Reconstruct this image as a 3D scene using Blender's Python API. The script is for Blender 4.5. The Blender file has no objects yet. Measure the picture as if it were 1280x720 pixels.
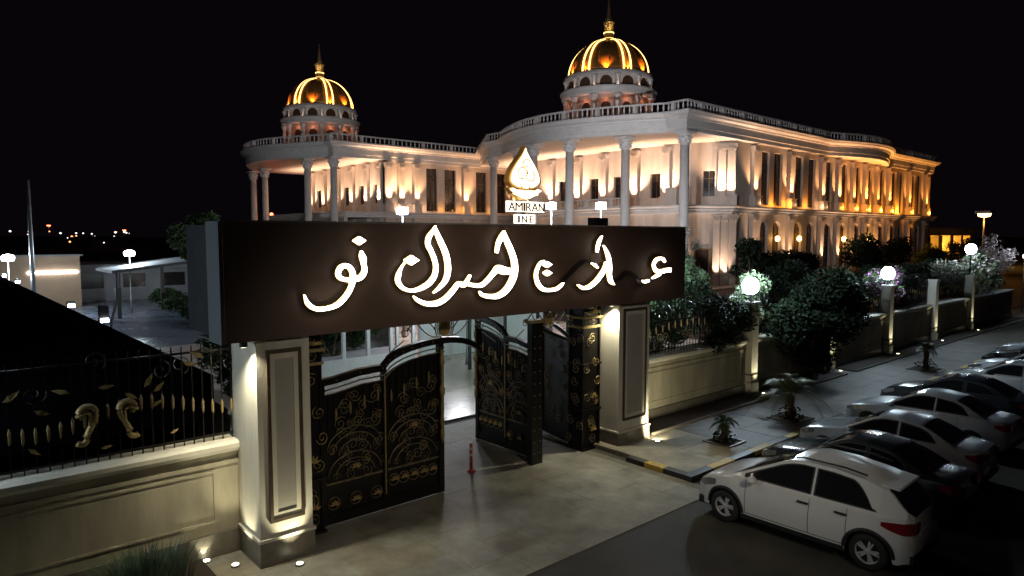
import bpy, bmesh, math, random
from math import sin, cos, pi, radians, sqrt, atan2
from mathutils import Vector, Matrix
random.seed(7)
sc = bpy.context.scene
C = sc.collection
# ------------------------------------------------------------ camera, world, exposure
cam_d = bpy.data.cameras.new('camera')
cam_d.sensor_width = 36.0
cam_d.lens = 853.0/1280.0*36.0
cam_d.clip_start = 0.1
cam_d.clip_end = 6000
cam = bpy.data.objects.new('camera', cam_d)
C.objects.link(cam)
PITCH = math.atan(65/853.0)
THETA = math.atan(980*math.cos(PITCH)/853.0)
fwd = Vector((cos(THETA)*cos(PITCH), sin(THETA)*cos(PITCH), -sin(PITCH)))
cam.location = (0, 0, 6.0)
cam.rotation_euler = fwd.to_track_quat('-Z', 'Y').to_euler()
sc.camera = cam
world = bpy.data.worlds.new('World')
sc.world = world
world.use_nodes = True
wn = world.node_tree
sky = wn.nodes.new('ShaderNodeTexSky')
sky.sky_type = 'NISHITA'
sky.sun_disc = False
sky.sun_elevation = radians(-9)
sky.sun_rotation = radians(250)
bg = wn.nodes['Background']
bg2 = wn.nodes.new('ShaderNodeBackground')
bg2.inputs[0].default_value = (0.0026, 0.0016, 0.0029, 1)
bg2.inputs[1].default_value = 0.9
addn = wn.nodes.new('ShaderNodeAddShader')
wn.links.new(sky.outputs[0], bg.inputs[0])
bg.inputs[1].default_value = 0.05
wn.links.new(bg.outputs[0], addn.inputs[0])
wn.links.new(bg2.outputs[0], addn.inputs[1])
wn.links.new(addn.outputs[0], wn.nodes['World Output'].inputs[0])
sc.view_settings.view_transform = 'Standard'
sc.view_settings.look = 'None'
sc.view_settings.exposure = 0.0
sc.view_settings.gamma = 1.0
sc.render.engine = 'CYCLES'
sc.cycles.use_denoising = True
sc.cycles.max_bounces = 5
sc.cycles.diffuse_bounces = 3
sc.cycles.glossy_bounces = 3
sc.cycles.sample_clamp_indirect = 3.0
sc.cycles.caustics_reflective = False
sc.cycles.caustics_refractive = False

# ------------------------------------------------------------ materials
MATS = {}
def mat(name, col, rough=0.6, metal=0.0, noise=0.0, nscale=4.0, bump=0.0, bscale=30.0, emit=None, estr=0.0, coat=0.0, col2=None, coord='Object', spec=0.5, stretch=None):
    if name in MATS: return MATS[name]
    m = bpy.data.materials.new(name); m.use_nodes = True
    nt = m.node_tree; b = nt.nodes['Principled BSDF']
    b.inputs['Base Color'].default_value = (*col, 1)
    b.inputs['Roughness'].default_value = rough
    b.inputs['Metallic'].default_value = metal
    b.inputs['Specular IOR Level'].default_value = spec
    if coat: b.inputs['Coat Weight'].default_value = coat; b.inputs['Coat Roughness'].default_value = 0.05
    if emit:
        b.inputs['Emission Color'].default_value = (*emit, 1); b.inputs['Emission Strength'].default_value = estr
    if noise or bump:
        tc = nt.nodes.new('ShaderNodeTexCoord')
    if noise:
        n = nt.nodes.new('ShaderNodeTexNoise'); n.inputs['Scale'].default_value = nscale; n.inputs['Detail'].default_value = 8; n.inputs['Roughness'].default_value = 0.65
        if coord == 'World':
            geo = nt.nodes.new('ShaderNodeNewGeometry'); nt.links.new(geo.outputs['Position'], n.inputs['Vector'])
        else: nt.links.new(tc.outputs[coord], n.inputs['Vector'])
        if stretch:
            mp = nt.nodes.new('ShaderNodeMapping'); mp.inputs['Scale'].default_value = (1, 1, stretch)
            nt.links.new(n.inputs['Vector'].links[0].from_socket, mp.inputs['Vector']); nt.links.new(mp.outputs[0], n.inputs['Vector'])
        r = nt.nodes.new('ShaderNodeValToRGB')
        c2 = col2 or tuple(max(0, c*(1-noise)) for c in col)
        c1 = tuple(min(1, c*(1+noise*0.5)) for c in col)
        r.color_ramp.elements[0].position = 0.32; r.color_ramp.elements[1].position = 0.68
        r.color_ramp.elements[0].color = (*c2, 1); r.color_ramp.elements[1].color = (*c1, 1)
        nt.links.new(n.outputs['Fac'], r.inputs[0]); nt.links.new(r.outputs[0], b.inputs['Base Color'])
        mr = nt.nodes.new('ShaderNodeMapRange'); mr.inputs[3].default_value = max(0, rough-0.12); mr.inputs[4].default_value = min(1, rough+0.12)
        nt.links.new(n.outputs['Fac'], mr.inputs[0]); nt.links.new(mr.outputs[0], b.inputs['Roughness'])
    if bump:
        n2 = nt.nodes.new('ShaderNodeTexNoise'); n2.inputs['Scale'].default_value = bscale; n2.inputs['Detail'].default_value = 5
        if coord == 'World':
            geo2 = nt.nodes.new('ShaderNodeNewGeometry'); nt.links.new(geo2.outputs['Position'], n2.inputs['Vector'])
        else: nt.links.new(tc.outputs[coord], n2.inputs['Vector'])
        bp = nt.nodes.new('ShaderNodeBump'); bp.inputs['Strength'].default_value = bump; bp.inputs['Distance'].default_value = 0.02
        nt.links.new(n2.outputs['Fac'], bp.inputs['Height']); nt.links.new(bp.outputs[0], b.inputs['Normal'])
    MATS[name] = m
    return m
STONE = mat('cream_travertine', (0.60, 0.51, 0.43), 0.55, noise=0.22, nscale=0.9, stretch=.25, bump=0.25, bscale=9)
STONE2 = mat('pale_marble', (0.66, 0.63, 0.60), 0.4, noise=0.12, nscale=1.3, bump=0.1, bscale=12)
WALLP = mat('painted_plaster', (0.40, 0.355, 0.26), 0.75, noise=0.32, nscale=1.6, stretch=.22, bump=0.2, bscale=40)
PILL = mat('pillar_plaster', (0.60, 0.56, 0.47), 0.6, noise=0.16, nscale=2.0, stretch=.2, bump=0.15, bscale=30)
PLINTH = mat('grey_granite', (0.17, 0.15, 0.12), 0.35, noise=0.3, nscale=6, bump=0.1)
TRIM = mat('bronze_trim', (0.16, 0.12, 0.08), 0.35, 0.7, noise=0.2)
FASCIA = mat('brown_composite_panel', (0.105, 0.064, 0.046), 0.5, noise=0.18, nscale=0.5)
FASCIA2 = mat('grey_composite_panel', (0.15, 0.16, 0.17), 0.35, noise=0.1, nscale=0.5)
LETTER = mat('letter_face', (0.9, 0.85, 0.75), 0.4, emit=(1.0, 0.90, 0.76), estr=8.5)
LETTERB = mat('letter_gold_return', (0.83, 0.62, 0.28), 0.22, 1.0)
LETTERD = mat('letter_unlit_bronze', (0.035, 0.022, 0.02), 0.35, 0.4)
IRON = mat('black_wrought_iron', (0.012, 0.010, 0.009), 0.32, 0.3, noise=0.3, nscale=12, spec=0.6)
IRON2 = mat('antique_iron', (0.26, 0.20, 0.12), 0.42, 0.5, noise=0.5, nscale=7)
GOLD = mat('aged_gold', (0.62, 0.42, 0.16), 0.4, 0.4, noise=0.35, nscale=10)
GOLD2 = mat('painted_gold', (0.36, 0.26, 0.11), 0.55, 0.35, noise=0.3, nscale=10)
DOMEG = mat('gilded_dome_sheet', (0.52, 0.23, 0.06), 0.45, 0.4, noise=0.3, nscale=1.3, bump=0.15, bscale=5)
LED = mat('warm_light_strip', (1, .8, .4), 0.5, emit=(1.0, 0.60, 0.17), estr=4.0)
GLASS = mat('dark_window_glass', (0.022, 0.018, 0.016), 0.16, 0.0, noise=0.4, nscale=0.6)
GLASSW = mat('dim_lit_window_glass', (0.10, 0.055, 0.035), 0.25, noise=0.4, nscale=0.8)
WINFR = mat('window_frame_bronze', (0.11, 0.075, 0.05), 0.4, 0.5)
WOODD = mat('dark_carved_door', (0.085, 0.045, 0.028), 0.45, noise=0.4, nscale=5, bump=0.5, bscale=12)
ASPH = mat('asphalt', (0.062, 0.056, 0.046), 0.72, noise=0.6, nscale=0.5, bump=0.8, bscale=60)
SLAB = mat('paving_stone', (0.29, 0.275, 0.225), 0.66, noise=0.55, nscale=0.9, bump=0.3, bscale=25, coord='World')
SLABB = mat('paving_stone_warm', (0.275, 0.245, 0.185), 0.66, noise=0.55, nscale=0.9, bump=0.3, bscale=25, coord='World')
SIDEW = mat('pavement_stone', (0.165, 0.157, 0.145), 0.6, noise=0.55, nscale=0.8, bump=0.3, bscale=25, coord='World')
JOINT = mat('paving_joint_mortar', (0.20, 0.185, 0.15), 0.9, noise=0.3)
SOIL = mat('dark_soil', (0.04, 0.026, 0.017), 0.95, noise=0.5, nscale=5, bump=0.8)
LAND = mat('dry_ground', (0.045, 0.038, 0.03), 0.95, noise=0.5, nscale=0.05)
COURT = mat('wet_courtyard_stone', (0.22, 0.25, 0.31), 0.24, noise=0.3, nscale=0.35, bump=0.08, bscale=8)
COURT2 = mat('polished_court_stone', (0.46, 0.40, 0.36), 0.28, noise=0.2, nscale=0.4, bump=0.05, bscale=6)
KY = mat('kerb_yellow_paint', (0.50, 0.34, 0.05), 0.6, noise=0.35, nscale=6)
KB = mat('kerb_black_paint', (0.02, 0.02, 0.02), 0.5, noise=0.3, nscale=6)
LAMPW = mat('cool_lamp_globe', (1, 1, 1), 0.5, emit=(0.72, 0.88, 1.0), estr=25)
LAMPF = mat('white_flood_lens', (1, 1, 1), 0.5, emit=(0.93, 0.94, 1.0), estr=30)
LAMPY = mat('amber_lamp_lens', (1, .8, .4), 0.5, emit=(1.0, 0.60, 0.16), estr=12)
LAMPG = mat('uplight_lens', (1, 1, .8), 0.5, emit=(1.0, 0.95, 0.66), estr=12)
LAMPR = mat('red_lamp_lens', (1, .2, .1), 0.5, emit=(1.0, 0.12, 0.05), estr=14)
LAMPWARM = mat('warm_lamp_lens', (1, .8, .6), 0.5, emit=(1.0, 0.78, 0.5), estr=8)
STEEL = mat('galvanised_steel', (0.24, 0.24, 0.24), 0.45, 0.7, noise=0.2)
BLACKP = mat('black_plastic', (0.015, 0.015, 0.016), 0.45, noise=0.2)
REDP = mat('red_plastic', (0.50, 0.07, 0.04), 0.5, noise=0.2)
REFL = mat('white_reflective_band', (0.6, 0.5, 0.45), 0.4)
BARK = mat('bark', (0.12, 0.085, 0.055), 0.9, noise=0.4, nscale=8, bump=0.8)
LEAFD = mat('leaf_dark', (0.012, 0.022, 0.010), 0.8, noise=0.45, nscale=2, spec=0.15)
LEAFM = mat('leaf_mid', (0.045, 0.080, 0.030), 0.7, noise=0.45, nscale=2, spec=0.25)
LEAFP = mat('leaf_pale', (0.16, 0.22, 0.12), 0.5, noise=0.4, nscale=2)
LEAFG = mat('blade_grey_green', (0.075, 0.115, 0.065), 0.5, noise=0.4, nscale=2)
LEAFY = mat('palm_frond', (0.13, 0.14, 0.05), 0.5, noise=0.4, nscale=2)
FLOW = mat('pale_blossom', (0.50, 0.42, 0.42), 0.6, noise=0.3, nscale=2)
FLOWP = mat('pink_blossom', (0.42, 0.16, 0.36), 0.6, noise=0.3, nscale=2)
NETB = mat('black_roof_sheet', (0.003, 0.003, 0.004), 0.95, noise=0.3, nscale=1, spec=0.0)
NETB.node_tree.nodes['Principled BSDF'].inputs['IOR'].default_value = 1.0
TANW = mat('tan_render', (0.36, 0.24, 0.15), 0.8, noise=0.2, nscale=0.5)
GREYW = mat('grey_render', (0.24, 0.235, 0.24), 0.8, noise=0.25, nscale=0.5)
WHITEM = mat('white_painted_metal', (0.72, 0.74, 0.78), 0.45, noise=0.08)
TOWN = mat('town_wall', (0.05, 0.045, 0.045), 0.9)

# ------------------------------------------------------------ mesh builder
class MB:
    def __init__(s): s.v = []; s.f = []
    def add(s, vs, fs):
        o = len(s.v); s.v += [tuple(p) for p in vs]; s.f += [tuple(o+i for i in f) for f in fs]; return s
    def box(s, x0, x1, y0, y1, z0, z1):
        return s.add([(x0,y0,z0),(x1,y0,z0),(x1,y1,z0),(x0,y1,z0),(x0,y0,z1),(x1,y0,z1),(x1,y1,z1),(x0,y1,z1)],
            [(0,3,2,1),(4,5,6,7),(0,1,5,4),(1,2,6,5),(2,3,7,6),(3,0,4,7)])
    def lathe(s, prof, n=16, c=(0,0,0), a0=0, a1=2*pi, cap=True):
        full = abs(a1-a0-2*pi) < 1e-6; m = n if full else n+1
        vs = []
        for r, z in prof:
            for k in range(m):
                a = a0+(a1-a0)*k/n; vs.append((c[0]+r*cos(a), c[1]+r*sin(a), c[2]+z))
        fs = []
        for i in range(len(prof)-1):
            for k in range(n):
                k2 = (k+1) % m if full else k+1
                fs.append((i*m+k, i*m+k2, (i+1)*m+k2, (i+1)*m+k))
        if cap and full:
            fs.append(tuple(reversed(range(m)))); fs.append(tuple((len(prof)-1)*m+k for k in range(m)))
        return s.add(vs, fs)
    def tube(s, pts, r, n=6, r1=None):
        pts = [Vector(p) for p in pts]; L = len(pts); vs = []
        up = Vector((0,0,1))
        for i, p in enumerate(pts):
            d = (pts[min(i+1, L-1)]-pts[max(i-1, 0)]).normalized()
            a = d.cross(up)
            if a.length < 1e-3: a = d.cross(Vector((0,1,0)))
            a.normalize(); b = d.cross(a)
            rr = r if r1 is None else r+(r1-r)*i/(L-1)
            for k in range(n):
                t = 2*pi*k/n; vs.append(p+a*cos(t)*rr+b*sin(t)*rr)
        fs = [(i*n+k, i*n+(k+1) % n, (i+1)*n+(k+1) % n, (i+1)*n+k) for i in range(L-1) for k in range(n)]
        fs += [tuple(reversed(range(n))), tuple((L-1)*n+k for k in range(n))]
        return s.add(vs, fs)
    def prism(s, poly, z0, z1):
        n = len(poly); vs = [(x,y,z0) for x,y in poly]+[(x,y,z1) for x,y in poly]
        return s.add(vs, [tuple(reversed(range(n))), tuple(range(n, 2*n))]+[(i, (i+1) % n, n+(i+1) % n, n+i) for i in range(n)])
    def prism_xz(s, poly, y0, y1):
        n = len(poly); vs = [(x,y0,z) for x,z in poly]+[(x,y1,z) for x,z in poly]
        return s.add(vs, [tuple(range(n)), tuple(reversed(range(n, 2*n)))]+[(i, n+i, n+(i+1) % n, (i+1) % n) for i in range(n)])
    def prism_yz(s, poly, x0, x1):
        n = len(poly); vs = [(x0,y,z) for y,z in poly]+[(x1,y,z) for y,z in poly]
        return s.add(vs, [tuple(range(n)), tuple(reversed(range(n, 2*n)))]+[(i, n+i, n+(i+1) % n, (i+1) % n) for i in range(n)])
    def xform(s, M):
        s.v = [tuple(M @ Vector(p)) for p in s.v]; return s
    def mesh(s, name, m, smooth=False, fix=True):
        me = bpy.data.meshes.new(name); me.from_pydata(s.v, [], s.f)
        if fix:
            b = bmesh.new(); b.from_mesh(me); bmesh.ops.recalc_face_normals(b, faces=b.faces); b.to_mesh(me); b.free()
        me.materials.append(m)
        if smooth: me.polygons.foreach_set('use_smooth', [True]*len(me.polygons))
        me.update(); return me
    def build(s, name, m, parent=None, smooth=False, fix=True):
        if parent is not None:
            w = Vector((0,0,0)); p = parent
            while p is not None: w = w+Vector(p.location); p = p.parent
            if w.length: s.v = [(x-w.x, y-w.y, z-w.z) for x, y, z in s.v]
        o = bpy.data.objects.new(name, s.mesh(name, m, smooth, fix)); C.objects.link(o)
        if parent is not None: o.parent = parent
        return o
def link(name, me, parent=None, loc=(0,0,0), rot=(0,0,0), scale=(1,1,1)):
    o = bpy.data.objects.new(name, me); C.objects.link(o); o.location = loc; o.rotation_euler = rot; o.scale = scale
    if parent is not None: o.parent = parent
    return o
def thing(name, label, cat, loc=(0,0,0), rotz=0, group=None):
    o = bpy.data.objects.new(name, None); C.objects.link(o); o.location = loc; o.rotation_euler = (0,0,rotz); o.empty_display_size = 0.2
    o['label'] = label; o['category'] = cat
    if group: o['group'] = group
    return o
def tag(o, label, cat, group=None):
    o['label'] = label; o['category'] = cat
    if group: o['group'] = group
    return o
def struct(o): o['kind'] = 'structure'; return o
def stuff(o): o['kind'] = 'stuff'; return o
def kids(o): return [c for c in bpy.data.objects if c.parent == o]
def dup(root, loc, rotz=0, label=None):
    r = root.copy(); C.objects.link(r); r.location = loc; r.rotation_euler = (0,0,rotz)
    if label: r['label'] = label
    for c in list(root.children):
        d = c.copy(); C.objects.link(d); d.parent = r
        for g in list(c.children):
            e = g.copy(); C.objects.link(e); e.parent = d
    return r
NL = [0]
def light(kind, loc, power, col, aim=None, size=0.08, cone=60, blend=0.6, name='lamp_light'):
    d = bpy.data.lights.new(name, kind); d.energy = power; d.color = col; d.shadow_soft_size = size
    o = bpy.data.objects.new(name, d); C.objects.link(o); o.location = loc
    if kind == 'SPOT':
        d.spot_size = radians(cone); d.spot_blend = blend
        o.rotation_euler = (Vector(aim)-Vector(loc)).to_track_quat('-Z', 'Y').to_euler()
    NL[0] += 1
    return o
WARM = (1.0, 0.58, 0.32); AMBER = (1.0, 0.42, 0.06); CREAM = (1.0, 0.66, 0.45); COOL = (0.72, 0.88, 1.0); YEL = (1.0, 0.93, 0.62)
EMBG = mat('emblem_gold_edge', (0.80, 0.52, 0.16), 0.45, 0.3)
OPP = None

# ------------------------------------------------------------ ground, road, pavement, courtyard
struct(MB().box(-3000, 3000, -3000, 3000, -1.0, -0.06).build('ground', LAND))
struct(MB().box(-60, 160, -40, 13.3, -0.055, -0.012).build('road', ASPH))
struct(MB().box(-30, 14.0, 8.62, 13.3, -0.010, -0.004).build('entrance_apron', JOINT))
slabp = bpy.data.objects['entrance_apron']
sm = []
for k in range(3):
    b = MB(); w = 0.398; b.box(-w, w, -w, w, 0, 0.012+0.001*k); sm.append(b.mesh('slab', SLAB if k != 1 else SLABB))
x = -1.2
for i in range(18):
    for j in range(11):
        X = -0.3+0.8*i; Y = 8.62+0.4+0.8*j
        if X > 13.65 or Y > 17.6: continue
        link('paving_slab', sm[random.choice((0,0,1,2))], slabp, (X, Y, -0.0045), (0, 0, random.choice((0, pi/2, pi))))
struct(MB().box(14.25, 120, 9.62, 13.3, -0.02, 0.10).build('pavement', JOINT))
pv = bpy.data.objects['pavement']
b = MB(); b.box(-0.74, 0.74, -0.595, 0.595, 0, 0.012); ps = b.mesh('pavement_slab', SIDEW)
b = MB(); b.box(-0.74, 0.74, -0.595, 0.595, 0, 0.012); ps2 = b.mesh('pavement_slab', SLABB)
for i in range(20):
    for j in range(3):
        link('pavement_slab', ps2 if i < 2 else ps, pv, (15.0+1.5*i, 10.24+1.2*j, 0.1005))  # slabs nearest the gate: warm tint of the pillar uplight put into their colour
kb = struct(thing('kerb', '', '')); del kb['label']; del kb['category']; kb['kind'] = 'structure'
for k in range(3): MB().box(14.0, 14.245, 9.62+0.6*k*1.0+0.003, 9.62+0.6*(k+1)-0.003, -0.05, 0.125).build('kerb_stone', KB if k == 2 else (KY if k == 1 else KB), kb)
for k in range(30): MB().box(14.0+1.0*k+0.003, 14.0+1.0*(k+1)-0.003, 9.38, 9.615, -0.05, 0.125).build('kerb_stone', KY if k % 2 else KB, kb)
struct(MB().box(4.0, 34, 17.9, 40, -0.03, 0.0).build('courtyard_paving', COURT2))
struct(MB().box(4.0, 40, 40.0, 130, -0.03, -0.002).build('courtyard_road', COURT))
struct(MB().box(34, 160, 15.2, 42, -0.03, 0.004).build('garden_soil', SOIL))
struct(MB().box(40, 160, 42, 130, -0.03, 0.12).build('palace_forecourt', COURT2))
struct(MB().box(14.0, 14.2, 13.3, 14.6, -0.03, 0.0).build('threshold', JOINT))

# ------------------------------------------------------------ entrance sign beam
REARB = mat('dark_rear_cladding', (0.03, 0.03, 0.033), 0.6, noise=.2)
beam = thing('entrance_sign_beam', 'long dark brown sign beam across both gate pillars with glowing white Persian lettering', 'sign', (10.5, 12.4, 4.2))
MB().box(3.84, 16.93, 11.70, 12.37, 4.19, 6.24).build('beam_body', FASCIA, beam)
MB().box(3.95, 16.85, 12.372, 14.1, 4.21, 6.20).build('rear_box', REARB, beam)
MB().box(3.78, 3.837, 11.72, 12.36, 4.17, 6.25).build('end_panel', FASCIA2, beam)
MB().box(3.80, 16.95, 11.68, 11.75, 6.242, 6.27).build('coping', FASCIA2, beam)
MB().box(3.84, 16.9, 11.82, 13.2, 4.17, 4.188).build('underside_panel', FASCIA2, beam)
def ribbon(st, front, back, grow=0.0):
    b = MB(); n = len(st); vs = []
    for i, (x, z, w) in enumerate(st):
        a = st[max(i-1, 0)]; c = st[min(i+1, n-1)]
        dx, dz = c[0]-a[0], c[1]-a[1]; l = sqrt(dx*dx+dz*dz) or 1
        nx, nz = -dz/l, dx/l; h = w/2+grow; yo = -0.0006*i
        ex = (-grow if i == 0 else grow if i == n-1 else 0)
        px, pz = x+dx/l*ex, z+dz/l*ex
        vs += [(px+nx*h, front+yo, pz+nz*h), (px-nx*h, front+yo, pz-nz*h), (px+nx*h, back, pz+nz*h), (px-nx*h, back, pz-nz*h)]
    fs = []
    for i in range(n-1):
        o = 4*i; q = o+4
        fs += [(o, o+1, q+1, q), (o+2, q+2, q+3, o+3), (o, q, q+2, o+2), (o+1, o+3, q+3, q+1)]
    fs += [(0, 2, 3, 1), (4*n-4, 4*n-3, 4*n-1, 4*n-2)]
    return b.add(vs, fs)
def smooth_st(st, k=4):
    if len(st) < 4: return st
    out = []
    for i in range(len(st)-1):
        p0 = st[max(i-1,0)]; p1 = st[i]; p2 = st[i+1]; p3 = st[min(i+2,len(st)-1)]
        for j in range(k):
            t = j/k; out.append(tuple(0.5*((2*p1[c])+(-p0[c]+p2[c])*t+(2*p0[c]-5*p1[c]+4*p2[c]-p3[c])*t*t+(-p0[c]+3*p1[c]-3*p2[c]+p3[c])*t**3) for c in range(3)))
    out.append(st[-1]); return [(a, b, max(c, 0.005)) for a, b, c in out]
LIT=[
[(6.201,5.912,0.005),(6.329,5.912,0.232),(6.459,5.911,0.005)],
[(6.37,5.722,0.015),(6.38,5.641,0.127),(6.404,5.564,0.152),(6.414,5.467,0.107),(6.426,5.34,0.115),(6.353,5.228,0.127),(6.212,5.183,0.126),(6.046,5.182,0.1),(5.916,5.227,0.104),(5.872,5.308,0.104),(5.928,5.418,0.112),(6.051,5.447,0.112),(6.146,5.362,0.113),(6.171,5.222,0.126),(6.126,5.048,0.106),(6.012,4.878,0.113),(5.847,4.738,0.112),(5.659,4.681,0.099),(5.424,4.68,0.102),(5.273,4.775,0.092),(5.22,4.875,0.043),(5.197,4.949,0.01)],
[(7.315,5.52,0.005),(7.481,5.516,0.285),(7.65,5.512,0.005)],
[(7.338,5.485,0.02),(7.237,5.366,0.034),(7.173,5.223,0.109),(7.163,5.102,0.109),(7.259,4.975,0.088),(7.459,4.904,0.084),(7.693,4.941,0.115),(7.903,5.044,0.131),(8.025,5.19,0.121),(8.058,5.366,0.106),(8.014,5.544,0.106),(7.94,5.696,0.105),(7.867,5.821,0.115),(7.883,5.971,0.115),(8.005,6.121,0.07),(8.045,6.208,0.01)],
[(8.045,6.208,0.01),(8.111,6.046,0.101),(8.201,5.869,0.132),(8.307,5.665,0.148),(8.362,5.46,0.148),(8.366,5.255,0.149),(8.302,5.078,0.123),(8.145,4.932,0.082),(7.991,4.833,0.013)],
[(7.521,4.789,0.015),(7.631,4.696,0.087),(7.838,4.615,0.126),(8.08,4.609,0.143),(8.298,4.693,0.134),(8.489,4.85,0.124),(8.65,4.998,0.115),(8.78,4.952,0.115),(8.945,5.161,0.047)],
[(8.891,4.974,0.095),(9.057,4.939,0.112),(9.26,4.93,0.113),(9.432,5.03,0.119),(9.606,5.185,0.136),(9.73,5.276,0.218),(9.89,5.23,0.247),(10.108,5.209,0.166)],
[(9.695,5.63,0.081),(9.738,5.819,0.114),(9.838,5.982,0.131),(9.909,6.118,0.011)],
[(9.909,6.118,0.011),(9.981,5.913,0.137),(10.09,5.72,0.165),(10.2,5.47,0.183),(10.225,5.219,0.201),(10.144,4.999,0.2),(9.962,4.786,0.183),(9.711,4.668,0.153),(9.43,4.679,0.124),(9.259,4.729,0.086),(9.191,4.799,0.021)],
[(11.101,5.331,0.004),(11.246,5.327,0.211),(11.393,5.323,0.004)],
[(11.119,5.131,0.004),(11.253,5.126,0.195),(11.389,5.121,0.004)],
[(11.144,5.424,0.017),(11.014,5.364,0.063),(10.906,5.201,0.088),(10.878,5.056,0.094),(10.944,4.886,0.115),(11.103,4.752,0.118),(11.308,4.716,0.106),(11.546,4.734,0.095),(11.697,4.808,0.069),(11.772,4.87,0.011)],
[(13.177,6.0,0.018),(13.067,5.853,0.104),(13.006,5.696,0.104),(12.987,5.595,0.063)],
[(13.231,5.762,0.011),(13.354,5.601,0.096),(13.443,5.416,0.152),(13.474,5.185,0.18),(13.467,5.001,0.166),(13.522,4.837,0.144),(13.646,4.739,0.019)],
[(13.341,5.327,0.092),(13.275,5.146,0.151),(13.107,4.969,0.15),(12.907,4.819,0.14),(12.677,4.721,0.126),(12.481,4.708,0.098),(12.32,4.779,0.044),(12.272,4.803,0.011)],
[(12.785,5.318,0.027),(12.901,5.281,0.077),(13.019,5.199,0.041)],
[(15.824,5.277,0.07),(15.72,5.366,0.095),(15.557,5.377,0.104),(15.398,5.324,0.113),(15.301,5.204,0.108),(15.405,5.053,0.129),(15.607,5.009,0.14),(15.852,5.033,0.156),(16.067,5.043,0.172)],
[(15.609,4.946,0.115),(15.409,4.879,0.084),(15.251,4.836,0.035)],
[(15.103,4.781,0.088),(14.94,4.752,0.093),(14.816,4.793,0.039)]]
UNLIT=[
[(15.212,4.826,0.064),(15.057,4.746,0.083),(14.749,4.712,0.121),(14.631,4.861,0.121),(14.403,4.99,0.143),(14.144,5.011,0.142),(13.965,4.912,0.141),(13.681,4.807,0.093)],
[(12.735,5.353,0.054),(12.507,5.348,0.133),(12.252,5.222,0.132),(12.033,5.076,0.131),(11.818,4.932,0.108),(11.727,4.839,0.043)]]
for i, st in enumerate(LIT):
    s2 = [(x_, z_, w_*.88) for x_, z_, w_ in smooth_st(st)]
    lo = ribbon(s2, 11.650-0.0022*i, 11.675, 0.018).build('letter_stroke', LETTERB, beam)
    ribbon([(x_, z_, w_*.78) for x_, z_, w_ in s2], 11.612-0.0022*i, 11.640, 0.0).build('lit_face', LETTER, lo)
for i, st in enumerate(UNLIT):
    ribbon(smooth_st(st), 11.645-0.002*i, 11.675, 0.0).build('unlit_stroke', LETTERD, beam)
for (px, pz) in ((4.75, 4.17), (14.55, 4.17), (13.9, 4.17)): pass
# flame shaped emblem on the beam
em = thing('emblem_sign', 'glowing flame shaped emblem on a tray standing on the sign beam above AMIRAN lettering', 'sign', (10.7, 12.0, 6.24))
fl = []
for i in range(25):
    t = i/24.0; a = pi*t
    w = 0.50*sin(min(1, t*1.25)*pi*0.5)**1.5 if t < 0.8 else 0.50*cos((t-0.8)/0.2*pi/2)**0.5
    fl.append((w, 8.08-1.02*t))
poly = [(10.71-w, z) for w, z in fl]+[(10.71+w, z) for w, z in reversed(fl[1:-1])]
MB().prism_xz(poly, 11.80, 11.98).build('flame_body', EMBG, em)
FL = mat('emblem_lit_face', (.95, .85, .65), .5, emit=(1, .88, .68), estr=3.0)
cz = 7.45
p2 = [(10.71+(x-10.71)*0.86, cz+(z-cz)*0.9) for x, z in poly]
MB().prism_xz(p2, 11.775, 11.797).build('flame_face', FL, em)
for (cx, zc, r, a0, a1) in ((10.58, 7.42, .17, 0, 5.2), (10.86, 7.40, .16, 2.4, 7.8), (10.71, 7.66, .12, .5, 5.5), (10.72, 7.22, .2, 3.2, 6.2)):
    MB().tube([(cx+r*cos(a0+(a1-a0)*k/14)*(1-.03*k), 11.765, zc+r*sin(a0+(a1-a0)*k/14)*(1-.03*k)) for k in range(15)], 0.017, 5).build('scroll_stroke', EMBG, em)
tray = [(10.19, 7.08), (10.30, 7.12), (10.40, 7.07), (11.02, 7.07), (11.12, 7.12), (11.24, 7.08), (11.10, 6.99), (11.13, 6.96), (10.98, 6.92), (10.84, 6.85), (10.71, 6.82), (10.57, 6.85), (10.44, 6.92), (10.29, 6.96), (10.32, 6.99)]
MB().prism_xz(tray, 11.79, 11.97).build('tray_body', EMBG, em)
MB().prism_xz([(10.71+(x-10.71)*.93, 6.97+(z-6.97)*.8) for x, z in tray], 11.765, 11.788).build('tray_face', FL, em)
MB().box(10.67, 10.75, 11.86, 11.92, 6.24, 6.85).build('stem', BLACKP, em)
def text(body, size, x, y, z, m, par, name, ext=0.02, sx=1.0, mesh_r=(pi/2, 0, 0)):
    cu = bpy.data.curves.new(name, 'FONT'); cu.body = body; cu.size = size; cu.extrude = ext; cu.resolution_u = 3
    o = bpy.data.objects.new(name, cu); C.objects.link(o)
    dg = bpy.context.evaluated_depsgraph_get(); me = bpy.data.meshes.new_from_object(o.evaluated_get(dg))
    bpy.data.objects.remove(o); me.materials.clear(); me.materials.append(m)
    mn = min(v.co.x for v in me.vertices)
    for v in me.vertices: v.co.x -= mn
    w = max(v.co.x for v in me.vertices)
    o = bpy.data.objects.new(name, me); C.objects.link(o); o.parent = par; pl = par.location
    o.location = (x-pl.x, y-pl.y, z-pl.z); o.rotation_euler = mesh_r; o.scale = (sx/w if sx else 1, 1, 1)
    return o
MB().box(10.20, 11.36, 11.84, 11.90, 6.56, 6.80).build('name_board', FL, em)
for ch, xx, ww in (('A', 10.21, .20), ('M', 10.42, .22), ('I', 10.67, .05), ('R', 10.75, .17), ('A', 10.93, .20), ('N', 11.15, .18)): text(ch, 0.29, xx, 11.815, 6.575, WINFR, em, 'letter', 0.012, ww)
MB().box(10.44, 11.06, 11.84, 11.90, 6.29, 6.50).build('lower_board', FL, em)
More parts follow.
